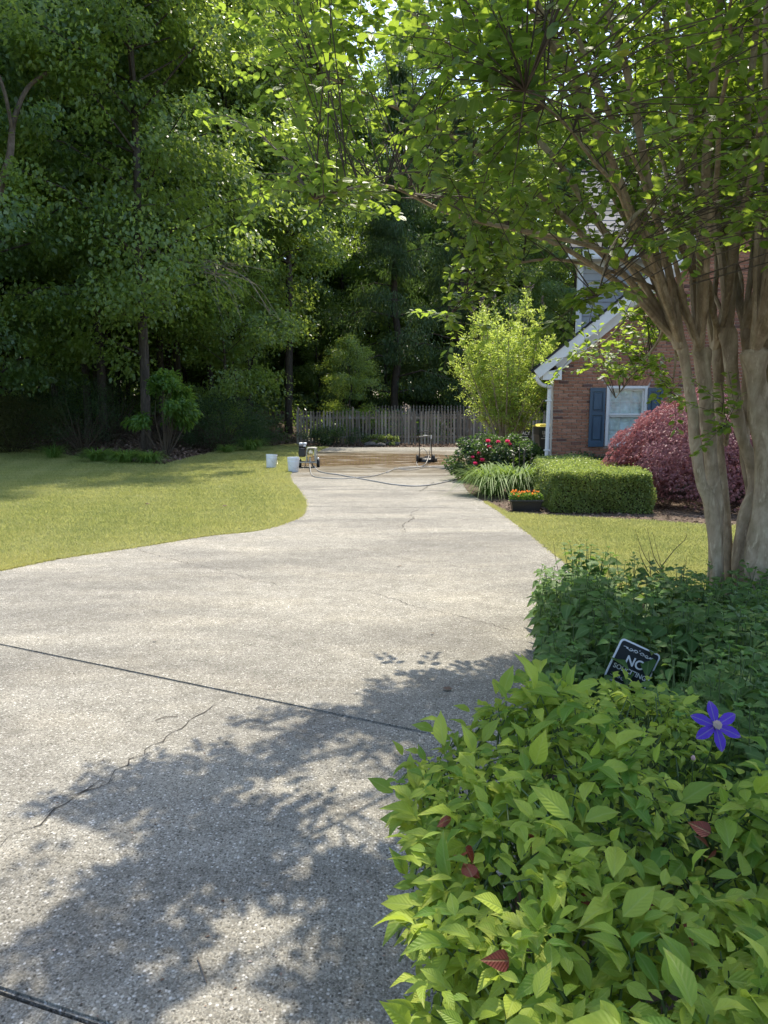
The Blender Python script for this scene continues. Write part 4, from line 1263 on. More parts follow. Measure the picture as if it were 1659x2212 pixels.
m = MB(); m.add([(6.0, .0, 1.05), (6.05, .0, 1.1), (6.75, .0, .35), (6.7, .0, .3), (6.0, .03, 1.05), (6.05, .03, 1.1), (6.75, .03, .35), (6.7, .03, .3)], [(0, 3, 2, 1), (4, 5, 6, 7), (0, 1, 5, 4), (2, 3, 7, 6), (1, 2, 6, 5), (3, 0, 4, 7)], tint=.9)
m.build('brace', M['fence'], fence)
bf = empty('back_fence', (fx0 + 3, FY + 4.2, .1), 0, 'second darker picket fence showing faintly in the shade behind the first', 'fence')
for k in range(44):
    o = link('picket', pm[k % 3], bf); o.location = (k * .15, 0, .12 + .01 * (k % 3))
for z in (.45, 1.1):
    m = MB(); m.box((3.3, .03, z), (6.7, .035, .085)); m.build('rail', M['fence'], bf)
# rocks and a mound of debris at the fence foot
for k, (a, b, s, lab) in enumerate([(667, 957, .22, 'mossy grey rock at the left end of the fence'), (800, 962, .20, 'low stone at the edge of the pad, left of the others'), (822, 963, .17, 'small flat stone between two stones at the pad edge'), (845, 961, .24, 'long low stone at the pad edge, right of the others')]):
    p = G(a, b); m = MB(); rr = random.Random(k)
    V = []; F = []
    import bmesh
    bm = bmesh.new(); bmesh.ops.create_icosphere(bm, subdivisions=2, radius=s)
    for v in bm.verts:
        v.co *= 1 + .22 * math.sin(v.co.x * 19 + k) * math.cos(v.co.y * 23) + rr.uniform(-.06, .06); v.co.z *= .55; v.co.x *= 1.5
    me = bpy.data.meshes.new('rock'); bm.to_mesh(me); bm.free(); me.materials.append(M['rock'])
    o = link('rock', me); o.location = p + Vector((0, 0, s * .2)); tag(o, lab, 'rock')

# ------------------------------------------------------------------ generic shrubs
def shrub(name, loc, rad, H, nleaf, leafsize, mat, label, cat='shrub', nclump=40, stems=14, tpl=T_SMALL, up=.3, low=.15, flat=.75, tintc=.45, group=None, shell=.5, stemmat='twig', rz=0, sq=(1, 1)):
    o = empty(name, loc, rz, label, cat, group)
    r = rng
    a = r.uniform(0, 6.283, nclump); q = r.random(nclump) ** shell
    z = r.uniform(low, 1, nclump)
    prof = np.sqrt(np.clip(1 - ((z - .45) / .62) ** 2, .05, 1))
    cl = np.stack([np.cos(a) * q * rad * prof * sq[0], np.sin(a) * q * rad * prof * sq[1], z * H * .93], 1)
    k = r.integers(0, nclump, nleaf)
    off = rdir(nleaf) * (r.random((nleaf, 1)) ** .4) * rad * .27
    off[:, 2] *= flat
    pos = cl[k] + off
    pos[:, 2] = np.abs(pos[:, 2] - .02) + .02
    outd = pos - np.array([0, 0, H * .45]); outd /= np.linalg.norm(outd, axis=1, keepdims=True) + 1e-6
    d = outd * .7 + r.normal(0, .5, (nleaf, 3)) + np.array([0, 0, up])
    n = r.normal(0, .45, (nleaf, 3)) + outd * .4 + np.array([0, 0, .8])
    scatter('foliage', tpl, pos, d, n, r.uniform(.7, 1.25, nleaf) * leafsize, np.clip(r.normal(tintc, .22, nleaf), 0, .9 if r.random() < 2 else 1), mat, o)
    m = MB()
    for c in cl[:stems * 2]:
        b = Vector((c[0] * .12, c[1] * .12, 0)); c = Vector(c)
        m.tube([b, (b + c) / 2 + Vector((random.gauss(0, .06) * H, random.gauss(0, .06) * H, .08 * H)), c], [.0055 * H + .004, .0035 * H + .003, .003], 5, cap=False)
    m.build('stems', M[stemmat], o)
    return o
def at(px, py, dz=0.0, dY=0.0):
    p = G(px, py); return Vector((p.x, p.y + dY, gz(p.x, p.y + dY) + dz if dY or p.x < -3 else 0))
def bk(px, Y):          # a point of the bank under image column px at depth Y
    p = P(px, 900, Y); return Vector((p.x, Y, gz(p.x, Y)))
# bank shrubs at the left
shrub('azalea', bk(20, 26.5), 2.0, 2.0, 14000, .06, M['azalea'], 'rounded azalea with rusty red tips at the far left of the bank', tintc=.6, nclump=70)
shrub('azalea', bk(-70, 25.5), 1.6, 1.9, 8000, .06, M['azalea'], 'azalea cut by the left edge of the view', tintc=.4, nclump=50)
shrub('twiggy_shrub', bk(175, 26.2), 1.5, 2.5, 7000, .05, M['dkleaf'], 'tall twiggy dark shrub between the azalea and the leafy shrub', nclump=110, stems=16, low=.2, stemmat='twig', shell=.5)
shrub('twiggy_shrub', bk(250, 30.5), 1.2, 2.6, 4000, .05, M['dkleaf'], 'sparse upright shrub behind the leafy bank shrub', nclump=70, stems=14, low=.3, stemmat='twig')
shrub('leafy_shrub', bk(352, 23.4), 1.05, 2.75, 3600, .17, M['broadleaf'], 'small broad leafed tree with drooping leaves standing in the bank mulch', 'shrub', nclump=34, stems=10, up=-.7, low=.42, tpl=tpl_diamond(.25, .3, .08), tintc=.55)
shrub('dark_shrub', bk(478, 27.5), 1.55, 2.1, 13000, .055, M['dkleaf'], 'rounded dark grey green shrub on the bank above the buckets', nclump=70, stems=24, low=.15)
shrub('dark_shrub', bk(560, 31), 1.2, 1.2, 5000, .06, M['dkleaf'], 'low dark shrub in front of the left end of the fence', nclump=40)
shrub('dark_shrub', bk(60, 33), 2.2, 1.9, 7000, .08, M['dkleaf'], 'wide dark shrub in deep shade behind the azalea', nclump=60)
shrub('ivy_mound', Vector((-2.2, FY - .55, 0)), .9, .75, 4200, .06, M['dkleaf'], 'dark leafy mound growing against the left fence panel', nclump=34, flat=.7, sq=(1.7, .5))
shrub('ivy_mound', Vector((-.1, FY - .5, 0)), .55, .38, 2200, .06, M['hedge'], 'low creeping plant at the fence foot behind the stones', nclump=24, flat=.7, sq=(1.8, .5))

def straps(name, loc, n, L, mat, label, cat='grass clump', w=.011, spread=1.0, group=None, tintc=.45, flowers=None, sq=(1, 1)):
    o = empty(name, loc, random.uniform(0, 6) if sq == (1, 1) else 0, label, cat, group)
    V = []; F = []; T = []
    for i in range(n):
        a = random.uniform(0, 6.283); q = random.random() ** .7
        b = Vector((math.cos(a) * q * L * .3 * spread * sq[0], math.sin(a) * q * L * .24 * spread * sq[1], 0))
        l = L * random.uniform(.65, 1.15); out = Vector((math.cos(a + random.gauss(0, .5)), math.sin(a + random.gauss(0, .5)), 0))
        sd = Vector((-out.y, out.x, 0)); k = len(V); bend = random.uniform(.8, 1.85); t_ = min(.9, max(0, random.gauss(tintc, .2)))
        for j in range(5):
            t = j / 4; r_ = l * bend * t * t * .40 + l * .42 * t; z = l * (t * 1.25 - bend * .68 * t * t * t)
            ww = w * (1 - t ** 3) * (.6 + .4 * t if t < .5 else 1) + .0006
            c = b + out * r_ + Vector((0, 0, max(.01, z)))
            V += [c - sd * ww, c + sd * ww]; T += [t_, t_]
            if j: F.append((k + 2 * j - 2, k + 2 * j - 1, k + 2 * j + 1, k + 2 * j))
    link('blades', mesh_np('blades', np.array([list(v) for v in V]), np.array(F), mat, np.tile([[0., .5], [1., .5]], (len(V) // 2, 1)), T), o)
    return o
straps('liriope', bk(205, 22.0), 420, .62, M['strap'], 'strappy green clump at the foot of the bank, leftmost of the row', group='strap leaved clumps along the bank')
straps('liriope', bk(265, 21.6), 420, .62, M['strap'], 'strappy green clump of the bank row, just right of the leftmost', group='strap leaved clumps along the bank')
straps('liriope', bk(318, 21.4), 360, .55, M['strap'], 'low strappy clump at the right end of the bank row', group='strap leaved clumps along the bank')
straps('liriope', bk(110, 23.5), 200, .7, M['strap'], 'thin grassy tuft on the bank under the azalea', tintc=.2, w=.006)
straps('liriope', bk(540, 27.5), 420, .75, M['strap'], 'bright strappy clump at the corner of lawn and bank near the fence')
straps('liriope', bk(490, 26.2), 200, .5, M['strap'], 'small strappy clump below the rounded dark shrub')

# ------------------------------------------------------------------ young crape myrtle, peony, hedge, maple
yc = empty('young_crape_myrtle', (P(1092, 960, 20.0).x, 20.0, 0), 0, 'young crape myrtle with bright yellow green foliage before the fence', 'tree')
YH = P(1100, 640, 20).z
ylp = []; yd = []; yt = []; st = MB(); pan = MB()
def ypath(a, ra, h):
    b = Vector((math.cos(a) * .1, math.sin(a) * .1, 0))
    return spline([b, Vector((math.cos(a) * (.16 + ra * .22), math.sin(a) * (.16 + ra * .22), h * .33)), Vector((math.cos(a) * (.2 + ra * .7), math.sin(a) * (.2 + ra * .7), h * .7)), Vector((math.cos(a) * (.2 + ra), math.sin(a) * (.2 + ra), h))], 6)
for k in range(46):
    a = k * 2.4 + random.gauss(0, .2); u = (k + .5) / 46
    ra = 1.38 * math.sqrt(u) * random.uniform(.72, 1.18); h = YH * (1 - .36 * u ** 1.5) * random.uniform(.78, 1.04)
    pts = ypath(a, ra, h)
    if k % 3 == 0: st.tube(pts, list(np.linspace(.032, .006, len(pts))), 6, cap=False)
    else: st.tube(pts[4:], list(np.linspace(.012, .004, len(pts) - 4)), 5, cap=False)
    pa = np.array([list(p) for p in pts])
    for j in range(24):
        t = .36 + .64 * (j + random.random()) / 24
        i = t * (len(pa) - 1); i0 = int(i); p = pa[i0] * (1 - i + i0) + pa[min(i0 + 1, len(pa) - 1)] * (i - i0)
        wv = (.30 * math.sin(math.pi * min(1, (1.04 - t) * 1.2)) + .05) * (1.3 if t < .6 else 1)
        tdir = rdir(1, .5)[0]; tl_ = wv * random.uniform(.5, 1.25); q = p + tdir * tl_
        st.tube([Vector(p), Vector(q)], [.003, .0015], 3, cap=False)
        nn_ = 26; tt = np.random.default_rng(j + k * 31).random(nn_) ** .6
        offs = rdir(nn_) * rng.uniform(.02, .075, (nn_, 1))
        for w_i in range(nn_):
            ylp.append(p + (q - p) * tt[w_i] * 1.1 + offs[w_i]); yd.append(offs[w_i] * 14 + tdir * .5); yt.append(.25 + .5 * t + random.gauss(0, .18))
    if h > YH * .88:
        e = pts[-1]
        for j in range(12):
            z = random.uniform(0, .22); pan.tube([e + Vector((0, 0, z * .7)), e + Vector((random.gauss(0, .05), random.gauss(0, .05), z + .05))], [.004, .011], 4)
st.build('stems', M['crape_bark'], yc)
pan.build('seed_heads', M['panicle'], yc)['kind'] = 'stuff'
ylp = np.array(ylp); yn = np.array([0, 0, .9]) + rng.normal(0, .5, ylp.shape)
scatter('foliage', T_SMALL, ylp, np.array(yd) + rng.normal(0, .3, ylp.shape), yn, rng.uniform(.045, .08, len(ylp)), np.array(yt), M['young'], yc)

# peony bush with magenta flowers
pl = Vector((P(1075, 1000, 16.6).x, 16.6, 0))
pe = shrub('peony_bush', pl, .85, .95, 8500, .085, M['dkleaf'], 'glossy leafed peony bush with magenta blooms left of the hedge', 'shrub', nclump=50, up=-.1, tpl=tpl_diamond(.25, .2, .08), tintc=.7, sq=(1.3, .8))
pe2 = shrub('leafy_bush', Vector((P(1135, 1000, 17.2).x, 17.2, 0)), .4, .72, 2400, .07, M['broadleaf'], 'pale leafed bush between the peony and the bins', 'shrub', nclump=30, tintc=.8)
shrub('leafy_bush', Vector((P(1150, 950, 17.8).x, 17.8, 0)), .22, .86, 1200, .07, M['young'], 'little bright yellow green bush in front of the trash bins', 'shrub', nclump=16, tintc=.9)
def flower(parent, c, r, mat, n=14):
    m = MB(); rr = random
    for k in range(n):
        a = k * 2.4; el = .15 + 1.2 * k / n
        d = Vector((math.cos(a) * math.cos(el), math.sin(a) * math.cos(el), math.sin(el))); s = Vector((-math.sin(a), math.cos(a), 0))
        u = d.cross(s)
        b = Vector(c); t = b + d * r; mm = b + d * r * .6
        m.add([b, mm - s * r * .38 + u * r * .1, t - s * r * .15, t + s * r * .15, mm + s * r * .38 + u * r * .1], [(0, 1, 2, 3, 4)], tint=rr.random())
    return m.build('flower', mat, parent)
for (px, py, Y, r) in [(1054, 962, 16.2, .085), (1056, 975, 16.1, .085), (1034, 988, 16.0, .07), (1021, 996, 15.9, .06), (1041, 1003, 15.9, .085), (1076, 963, 16.1, .07), (1096, 963, 16.1, .085), (1101, 968, 16.1, .06), (1026, 1010, 15.8, .075), (1031, 1024, 15.8, .07)]:
    c = P(px, py - 6, Y) - pl - Vector((0, 0, 0)); flower(pe, c, r, M['pinkpetal'])

# daylily clump and planter
straps('daylily', G(1062, 1068), 700, .72, M['strap'], 'arching daylily clump at the drive edge, left of its neighbour', 'grass clump', w=.010, tintc=.6)
dl = straps('daylily', G(1118, 1068), 800, .78, M['strap'], 'arching daylily clump behind the planter of orange flowers', 'grass clump', w=.010, tintc=.6)
m = MB()
for k in range(7):
    x, y = random.uniform(-.2, .2), random.uniform(-.2, .2); m.tube([Vector((x, y, .1)), Vector((x * 1.2, y * 1.2, random.uniform(.75, .98)))], .005, 4); 
m.build('flower_stalks', M['panicle'], dl)
pc = G(1135, 1103)
plt = empty('planter', pc, 0, 'black rectangular planter box at the edge of the right lawn', 'planter')
pw = .52; ph = .16
m = MB()
def frus(w0, d0, w1, d1, z0, z1):
    return [(-w0/2, -d0/2, z0), (w0/2, -d0/2, z0), (w0/2, d0/2, z0), (-w0/2, d0/2, z0), (-w1/2, -d1/2, z1), (w1/2, -d1/2, z1), (w1/2, d1/2, z1), (-w1/2, d1/2, z1)]
m.add(frus(pw * .8, .17, pw * .93, .22, 0, ph), [(3, 2, 1, 0), (0, 1, 5, 4), (1, 2, 6, 5), (2, 3, 7, 6), (3, 0, 4, 7)])
m.build('box', M['plastic_black'], plt)
m = MB()
for (cx, cy_, sx, sy) in ((0, -.115, pw, .02), (0, .115, pw, .02), (-pw / 2 + .01, 0, .02, .21), (pw / 2 - .01, 0, .02, .21)): m.box((cx, cy_, ph + .008), (sx, sy, .03), ch=.004)
m.build('rim', M['plastic_black'], plt)
m = MB(); m.box((0, 0, ph - .02), (pw * .9, .19, .02)); m.build('potting_soil', M['soil'], plt)
of = empty('marigolds', pc + Vector((0, 0, ph - .01)), 0, 'orange and yellow flowers filling the black planter box', 'flowers')
n = 1500; q = np.stack([rng.uniform(-.25, .25, n), rng.uniform(-.1, .1, n), rng.uniform(0, .12, n)], 1)
scatter('foliage', T_SMALL, q, rdir(n, .5), rdir(n, 1), .035, rng.random(n), M['broadleaf'], of)
for k in range(46): flower(of, (random.uniform(-.24, .22), random.uniform(-.11, .09), random.uniform(.08, .16)), random.uniform(.018, .028), M['orangepetal'], 9)

# clipped hedge: top and sides thick with small leaves over a twiggy core
def hedge(outline, H, N, label):
    c = Vector((sum(p.x for p in outline) / len(outline), sum(p.y for p in outline) / len(outline), 0))
    o = empty('hedge', c, 0, label, 'hedge')
    pl_ = [(p.x - c.x, p.y - c.y) for p in outline]
    core = MB(); s = .93
    core.add([(x * s, y * s, .05) for x, y in pl_] + [(x * s, y * s, H - .07) for x, y in pl_], [tuple(range(len(pl_), 2 * len(pl_)))] + [(i, (i + 1) % len(pl_), (i + 1) % len(pl_) + len(pl_), i + len(pl_)) for i in range(len(pl_))])
    core.build('twig_core', M['soil'], o)
    xs = [p[0] for p in pl_]; ys = [p[1] for p in pl_]
    x = rng.uniform(min(xs), max(xs), N * 2); y = rng.uniform(min(ys), max(ys), N * 2)
    ok = in_poly(x, y, pl_); x, y = x[ok][:N], y[ok][:N]
    und = .035 * np.sin(x * 4.1 + y * 2) * np.sin(y * 3.3 - x) + .02 * np.sin(x * 11) * np.sin(y * 13)
    top = np.stack([x, y, H + und - np.abs(rng.normal(0, .035, len(x))) + (rng.random(len(x)) < .03) * rng.uniform(0, .07, len(x))], 1)
    sides = []; nr = []
    per = [(pl_[i], pl_[(i + 1) % len(pl_)]) for i in range(len(pl_))]
    Ls = [math.dist(a, b) for a, b in per]
    for (a, b), L in zip(per, Ls):
        n = int(N * 1.1 * L / sum(Ls)); t = rng.random(n); z = rng.random(n) ** .9 * H
        nx_, ny_ = (b[1] - a[1]) / L, -(b[0] - a[0]) / L
        mx, my = (a[0] + b[0]) / 2, (a[1] + b[1]) / 2
        if nx_ * mx + ny_ * my < 0: nx_, ny_ = -nx_, -ny_
        bul = .06 * np.sin(t * L * 5 + z * 4) * np.sin(z * 7 + t * 3) + .02 - np.abs(rng.normal(0, .04, n)) - .05 * np.clip((z / H - .85) / .15, 0, 1) ** 2
        sides.append(np.stack([a[0] + (b[0] - a[0]) * t + nx_ * bul, a[1] + (b[1] - a[1]) * t + ny_ * bul, z], 1)); nr.append(np.tile([nx_, ny_, .3], (n, 1)))
    pos = np.concatenate([top] + sides); nn = np.concatenate([np.tile([0, 0, 1.], (len(top), 1))] + nr)
    d = nn * .5 + rng.normal(0, .7, pos.shape) + np.array([0, 0, .2]); n_ = nn + rng.normal(0, .5, pos.shape)
    tint = np.clip(rng.normal(.45, .2, len(pos)) + np.where(np.arange(len(pos)) < len(top), .4, -.12), 0, 1)  # sunlit top and shaded sides painted into leaf tint: top paler, sides darker
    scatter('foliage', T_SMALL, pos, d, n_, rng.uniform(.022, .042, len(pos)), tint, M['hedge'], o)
HH = .62
hf_l, hf_r = G(1192, 1107), G(1405, 1110)
hedge([hf_l, hf_r, hf_r + Vector((.15, 1.2, 0)), Vector((hf_r.x - .2, 15.0, 0)), Vector((G(1165, 1090).x + .5, 15.1, 0)), Vector((hf_l.x + .05, 12.6, 0))], HH, 42000, 'low clipped green hedge with a flat sunlit top beside the red maple')
shrub('foundation_shrub', Vector((hx0 + .6, 15.25, 0)), .7, .62, 4200, .05, M['dkleaf'], 'dark low shrub against the brick near the downspout', nclump=36, sq=(1.1, .5))
shrub('foundation_shrub', Vector((hx0 + 1.5, 15.2, 0)), .75, .6, 4400, .05, M['dkleaf'], 'dark low shrub under the left blue shutter', nclump=36, sq=(1.1, .5))
shrub('foundation_shrub', Vector((hx0 + 2.4, 15.2, 0)), .75, .62, 4400, .05, M['dkleaf'], 'dark low shrub under the window, half hidden by the red maple', nclump=36, sq=(1.1, .5))
shrub('low_shrub', Vector((G(1180, 1030).x, 13.9, 0)), .5, .45, 2600, .045, M['dkleaf'], 'low dark shrub between the peony and the hedge', nclump=24)

# weeping red maple: layered mound
mc = Vector((P(1600, 1000, 12.7).x, 12.7, 0))
rm = empty('red_maple', mc, 0, 'mounded weeping red leaf maple behind the tan trunks', 'tree')
R0 = 2.1; HM = P(1500, 868, 12.7).z + .08
ns = 1100; per = 75; N = ns * per
sa = rng.uniform(0, 6.283, ns); su = rng.random(ns) ** .62           # 0 top .. 1 skirt
sr = R0 * np.sin(su * 1.5) ** .9 * (1 + .08 * np.sin(sa * 3 + 1) + .06 * np.sin(sa * 7)) * rng.uniform(.78, 1.1, ns)
sz_ = HM * np.cos(su * 1.47) ** .75 * rng.uniform(.88, 1.04, ns) + .12
k_ = np.repeat(np.arange(ns), per)
fa = sa[k_] + rng.normal(0, .10, N); al = rng.random(N) * rng.uniform(.22, .42, ns)[k_]
ra = sr[k_] + al * .75 - .18
a = fa + rng.normal(0, .05, N) * (1.2 - su[k_])
z = sz_[k_] - al ** 2 * 1.9 * (.4 + su[k_]) - .35 * al + .06 + rng.normal(0, .018, N)
z = np.maximum(z, .08)
mp = np.stack([np.cos(a) * ra * 1.05 + .0, np.sin(a) * ra * .8, z], 1)
out = np.stack([np.cos(a), np.sin(a), -.55 - .6 * su[k_]], 1)
scatter('foliage', T_PALM, mp, out + rng.normal(0, .35, mp.shape), np.array([0, 0, 1.]) + out * .45 + rng.normal(0, .3, mp.shape), rng.uniform(.04, .066, N), np.clip(rng.normal(.5, .22, N), 0, 1), M['maple_red'], rm)
m = MB()
for k in range(16):
    aa = k * 2.4; r_ = R0 * .8 * math.sqrt((k + 1) / 16)
    m.tube(spline([Vector((0, 0, 0)), Vector((math.cos(aa) * r_ * .2, math.sin(aa) * r_ * .2, HM * .55)), Vector((math.cos(aa) * r_ * .6, math.sin(aa) * r_ * .6, HM * .8)), Vector((math.cos(aa) * r_, math.sin(aa) * r_, HM * .5))], 4), list(np.linspace(.05, .01, 13)), 6)
m.build('branches', M['forest_bark'], rm)
print('garden done')

# ------------------------------------------------------------------ writing
def text_mesh(name, s, size, loc, mat, parent, rot=(math.radians(90), 0, 0), depth=.0015, bold=.0, space=1.0, xs=1.0):
    cu = bpy.data.curves.new(name, 'FONT'); cu.body = s; cu.size = size; cu.align_x = 'CENTER'; cu.align_y = 'CENTER'
    cu.extrude = depth; cu.offset = bold; cu.space_character = space
    tmp = bpy.data.objects.new('tmp_text', cu); COL.objects.link(tmp)
    me = bpy.data.meshes.new_from_object(tmp.evaluated_get(bpy.context.evaluated_depsgraph_get()))
    bpy.data.objects.remove(tmp); bpy.data.curves.remove(cu)
    me.name = name; me.materials.clear(); me.materials.append(mat)
    o = link(name, me, parent); o.location = loc; o.rotation_euler = rot; o.scale = (xs, 1, 1)
    return o

# ------------------------------------------------------------------ trash bins
def bin_(loc, rz, lidmat, label):
    o = empty('trash_bin', loc, rz, label, 'trash bin', 'trash bins beside the house')
    m = MB(); H = .98
    b = [(-.22, -.25), (.22, -.25), (.22, .27), (-.22, .27)]; t = [(-.30, -.33), (.30, -.33), (.30, .36), (-.30, .36)]
    V = [(x, y, .04) for x, y in b] + [(x, y, H * .72) for x, y in [(p * .93, q * .93) for p, q in t]] + [(x, y, H * .74) for x, y in t] + [(x, y, H) for x, y in [(p * 1.02, q * 1.02) for p, q in t]]
    F = [(3, 2, 1, 0)] + [(r * 4 + i, r * 4 + (i + 1) % 4, r * 4 + 4 + (i + 1) % 4, r * 4 + 4 + i) for r in range(3) for i in range(4)]
    m.add(V, F); m.build('body', M['binplastic'], o)
    m = MB(); m.box((0, .02, H + .012), (.66, .74, .03), ch=.008)
    m.prism([(-.28, H + .026), (.28, H + .026), (.22, H + .085), (-.22, H + .085)], -.28, .33); m.build('lid', lidmat, o)
    m = MB(); m.tube([(-.27, .40, H - .03), (.27, .40, H - .03)], .016, 8); m.build('handle', M['binplastic'], o)
    for s in (-1, 1):
        m = MB(); m.lathe([(.02, -.03), (.115, -.03), (.12, -.02), (.12, .02), (.115, .03), (.02, .03)], (s * .25, .25, .12), 18, 'X'); m.build('wheel', M['rubber'], o, True)
    text_mesh('lettering', 'LEGACY', .145, (.03, -.346, .80), M['print'], o, rot=(math.radians(88), 0, 0), bold=.004, xs=.82)
    q = MB()
    for k in range(10):
        q.box((-.15 + k * .036, -.343, .70), (.024, .004, .03)); 
    for k in range(15): q.box((-.21 + k * .032, -.338, .625), (.022, .004, .026))
    q.build('small_print', M['print'], o)
    return o
bin_(Vector((P(1178, 950, 23.6).x, 23.6, 0)), .05, M['yellow'], 'dark green trash bin with a yellow lid at the house corner')
bin_(Vector((P(1124, 950, 23.2).x, 23.2, 0)), -.08, M['binplastic'], 'dark trash bin with a black lid behind the young crape myrtle')

# ------------------------------------------------------------------ buckets
def bucket(loc, rz, tilt, label):
    o = empty('bucket', loc, rz, label, 'bucket', 'white buckets by the pressure washer')
    o.rotation_euler = (tilt[0], tilt[1], rz)
    m = MB(); m.lathe([(.0, .004), (.125, .0), (.131, .01), (.143, .25), (.149, .255), (.149, .275), (.145, .28), (.147, .315), (.154, .318), (.154, .335), (.150, .337), (.150, .368), (.143, .368), (.128, .02), (0, .018)], n=36)
    m.build('body', M['plastic_white'], o, True)
    m = MB(); m.tube([Vector((.155 * math.cos(t), -.155 * abs(math.sin(t)) - .01, .30 - .20 * math.sin(t))) for t in np.linspace(0, math.pi, 18)], .0022, 5); m.build('handle', M['chrome'], o)
    for s in (-1, 1):
        m = MB(); m.lathe([(.0, 0), (.014, .0), (.014, .012), (0, .014)], (s * .150, 0, .30), 10, 'X'); m.build('ear', M['plastic_white'], o)
    return o
bucket(G(634, 1019), .4, (0, 0), 'white plastic bucket standing upright on the drive beside the pressure washer')
bucket(G(586, 1010) + Vector((0, 0, -.01)), 1.1, (.0, .09), 'white plastic bucket leaning slightly on the shaded lawn edge')

# ------------------------------------------------------------------ pressure washer
wl = G(668, 1009)
pw_ = empty('pressure_washer', wl, 0, 'black and cream pressure washer on wheels beside the white bucket', 'pressure washer')
pw_.scale = (1.08, 1.08, 1.08)
m = MB(); m.box((-.165, .02, .37), (.16, .26, .22), ch=.02); m.box((-.165, .02, .52), (.17, .22, .10), ch=.03); m.box((-.15, -.12, .42), (.1, .04, .12), ch=.01)
for k in range(6): m.box((-.165, -.125, .28 + k * .022), (.15, .03, .008))
m.lathe([(.02, -.03), (.085, -.03), (.09, -.01), (.05, .02)], (-.165, -.125, .36), 18, 'Y'); m.build('engine', M['plastic_black'], pw_, True)
for x in (-.20, -.10):
    m = MB(); m.lathe([(.045, .565), (.048, .575), (.048, .60), (.035, .612), (0, .614)], (x, .02, 0), 16); m.build('cap', M['plastic_white'], pw_, True)
m = MB(); m.box((-.09, -.13, .535), (.06, .012, .028)); m.build('label_plate', M['plastic_white'], pw_)
m = MB()
for y in (-.14, .16):
    m.tube(spline([Vector((-.055, y, .11)), Vector((-.05, y, .3)), Vector((-.035, y, .42)), Vector((.0, y, .475)), Vector((.1, y, .485)), Vector((.17, y, .47)), Vector((.185, y, .4)), Vector((.185, y, .1))], 4), .013, 8)
m.tube([(-.24, -.14, .13), (.2, -.14, .13)], .012, 8); m.tube([(-.24, .16, .13), (.2, .16, .13)], .012, 8)
m.tube([(.185, -.14, .3), (.185, .16, .3)], .011, 8); m.tube([(-.055, -.14, .3), (-.055, .16, .3)], .011, 8)
m.build('frame', M['cream_metal'], pw_, True)
m = MB(); m.box((-.03, .01, .135), (.44, .30, .014), ch=.004); m.build('base_plate', M['plastic_black'], pw_)
m = MB(); m.box((.075, .01, .475), (.24, .26, .035), ch=.015); m.box((.16, .01, .32), (.045, .2, .3), ch=.012); m.build('tank', M['cream_metal'], pw_, True)
m = MB(); m.box((.05, -.04, .37), (.09, .1, .1), ch=.012); m.lathe([(.0, -.06), (.035, -.06), (.035, .0), (.0, .0)], (.05, -.06, .4), 14, 'Y'); m.build('motor_housing', M['chrome'], pw_, True)
m = MB(); m.box((.03, -.09, .285), (.13, .09, .07), ch=.012)
for k in range(3): m.lathe([(0, 0), (.016, 0), (.016, .03), (0, .03)], (-.01 + .04 * k, -.10, .318), 8)
m.build('pump', M['brass'], pw_, True)
for s in (-.235, .225):
    w = MB(); w.lathe([(.05, -.035), (.092, -.035), (.102, -.022), (.102, .022), (.092, .035), (.05, .035)], (s, .02, .10), 22, 'X'); wo_ = w.build('wheel', M['rubber'], pw_, True)
    w = MB(); w.lathe([(0, -.025), (.05, -.03), (.05, .03), (0, .025)], (s, .02, .10), 16, 'X'); w.build('hub', M['plastic_white'], wo_, True)
m = MB(); m.tube([(.225, .02, .205), (.225, .06, .225), (.225, -.05, .21)], .02, 6); m.build('fender', M['plastic_white'], pw_)
for x in (-.08, .10):
    m = MB(); m.tube([(x - .03, -.19, .01), (x, -.17, .05), (x + .01, -.14, .12)], .008, 6); m.tube([(x + .04, -.19, .01), (x, -.17, .05)], .008, 6); m.build('foot', M['plastic_black'], pw_)

# ------------------------------------------------------------------ surface cleaner cart
sl = G(919, 998)
sc_ = empty('surface_cleaner', sl, .0, 'black wheeled surface cleaner with tall handle on the wet concrete', 'surface cleaner')
sc_.scale = (1.05, 1.05, 1.05)
m = MB(); m.lathe([(0, .15), (.07, .15), (.09, .115), (.26, .10), (.285, .085), (.29, .03), (.275, .03), (.27, .07), (0, .08)], (.06, .18, 0), 36); m.build('deck', M['plastic_black'], sc_, True)
m = MB(); m.lathe([(.272, .002), (.288, .002), (.288, .032), (.272, .032)], (.06, .18, 0), 36); m.build('skirt', M['rubber'], sc_, True)
for s in (-1, 1):
    w = MB(); w.lathe([(.03, -.035), (.098, -.035), (.108, -.02), (.108, .02), (.098, .035), (.03, .035)], (s * .225, -.02, .108), 24, 'X'); o = w.build('wheel', M['rubber'], sc_, True)
    w = MB(); w.lathe([(0, -.03), (.04, -.034), (.04, .034), (0, .03)], (s * .225, -.02, .108), 14, 'X'); w.build('hub', M['chrome'], o, True)
m = MB(); m.tube([(-.24, -.02, .108), (.24, -.02, .108)], .012, 8); m.box((0, .05, .12), (.34, .12, .02), ch=.004); m.build('axle', M['plastic_black'], sc_)
m = MB()
m.tube(spline([Vector((-.165, .0, .12)), Vector((-.175, -.05, .4)), Vector((-.20, -.12, .72)), Vector((-.195, -.14, .80)), Vector((-.13, -.15, .845)), Vector((0, -.155, .86)), Vector((.1, -.15, .845)), Vector((.15, -.14, .79)), Vector((.15, -.12, .72)), Vector((.165, -.05, .4)), Vector((.175, .0, .12))], 4), .0125, 8); m.build('handle', M['plastic_black'], sc_, True)
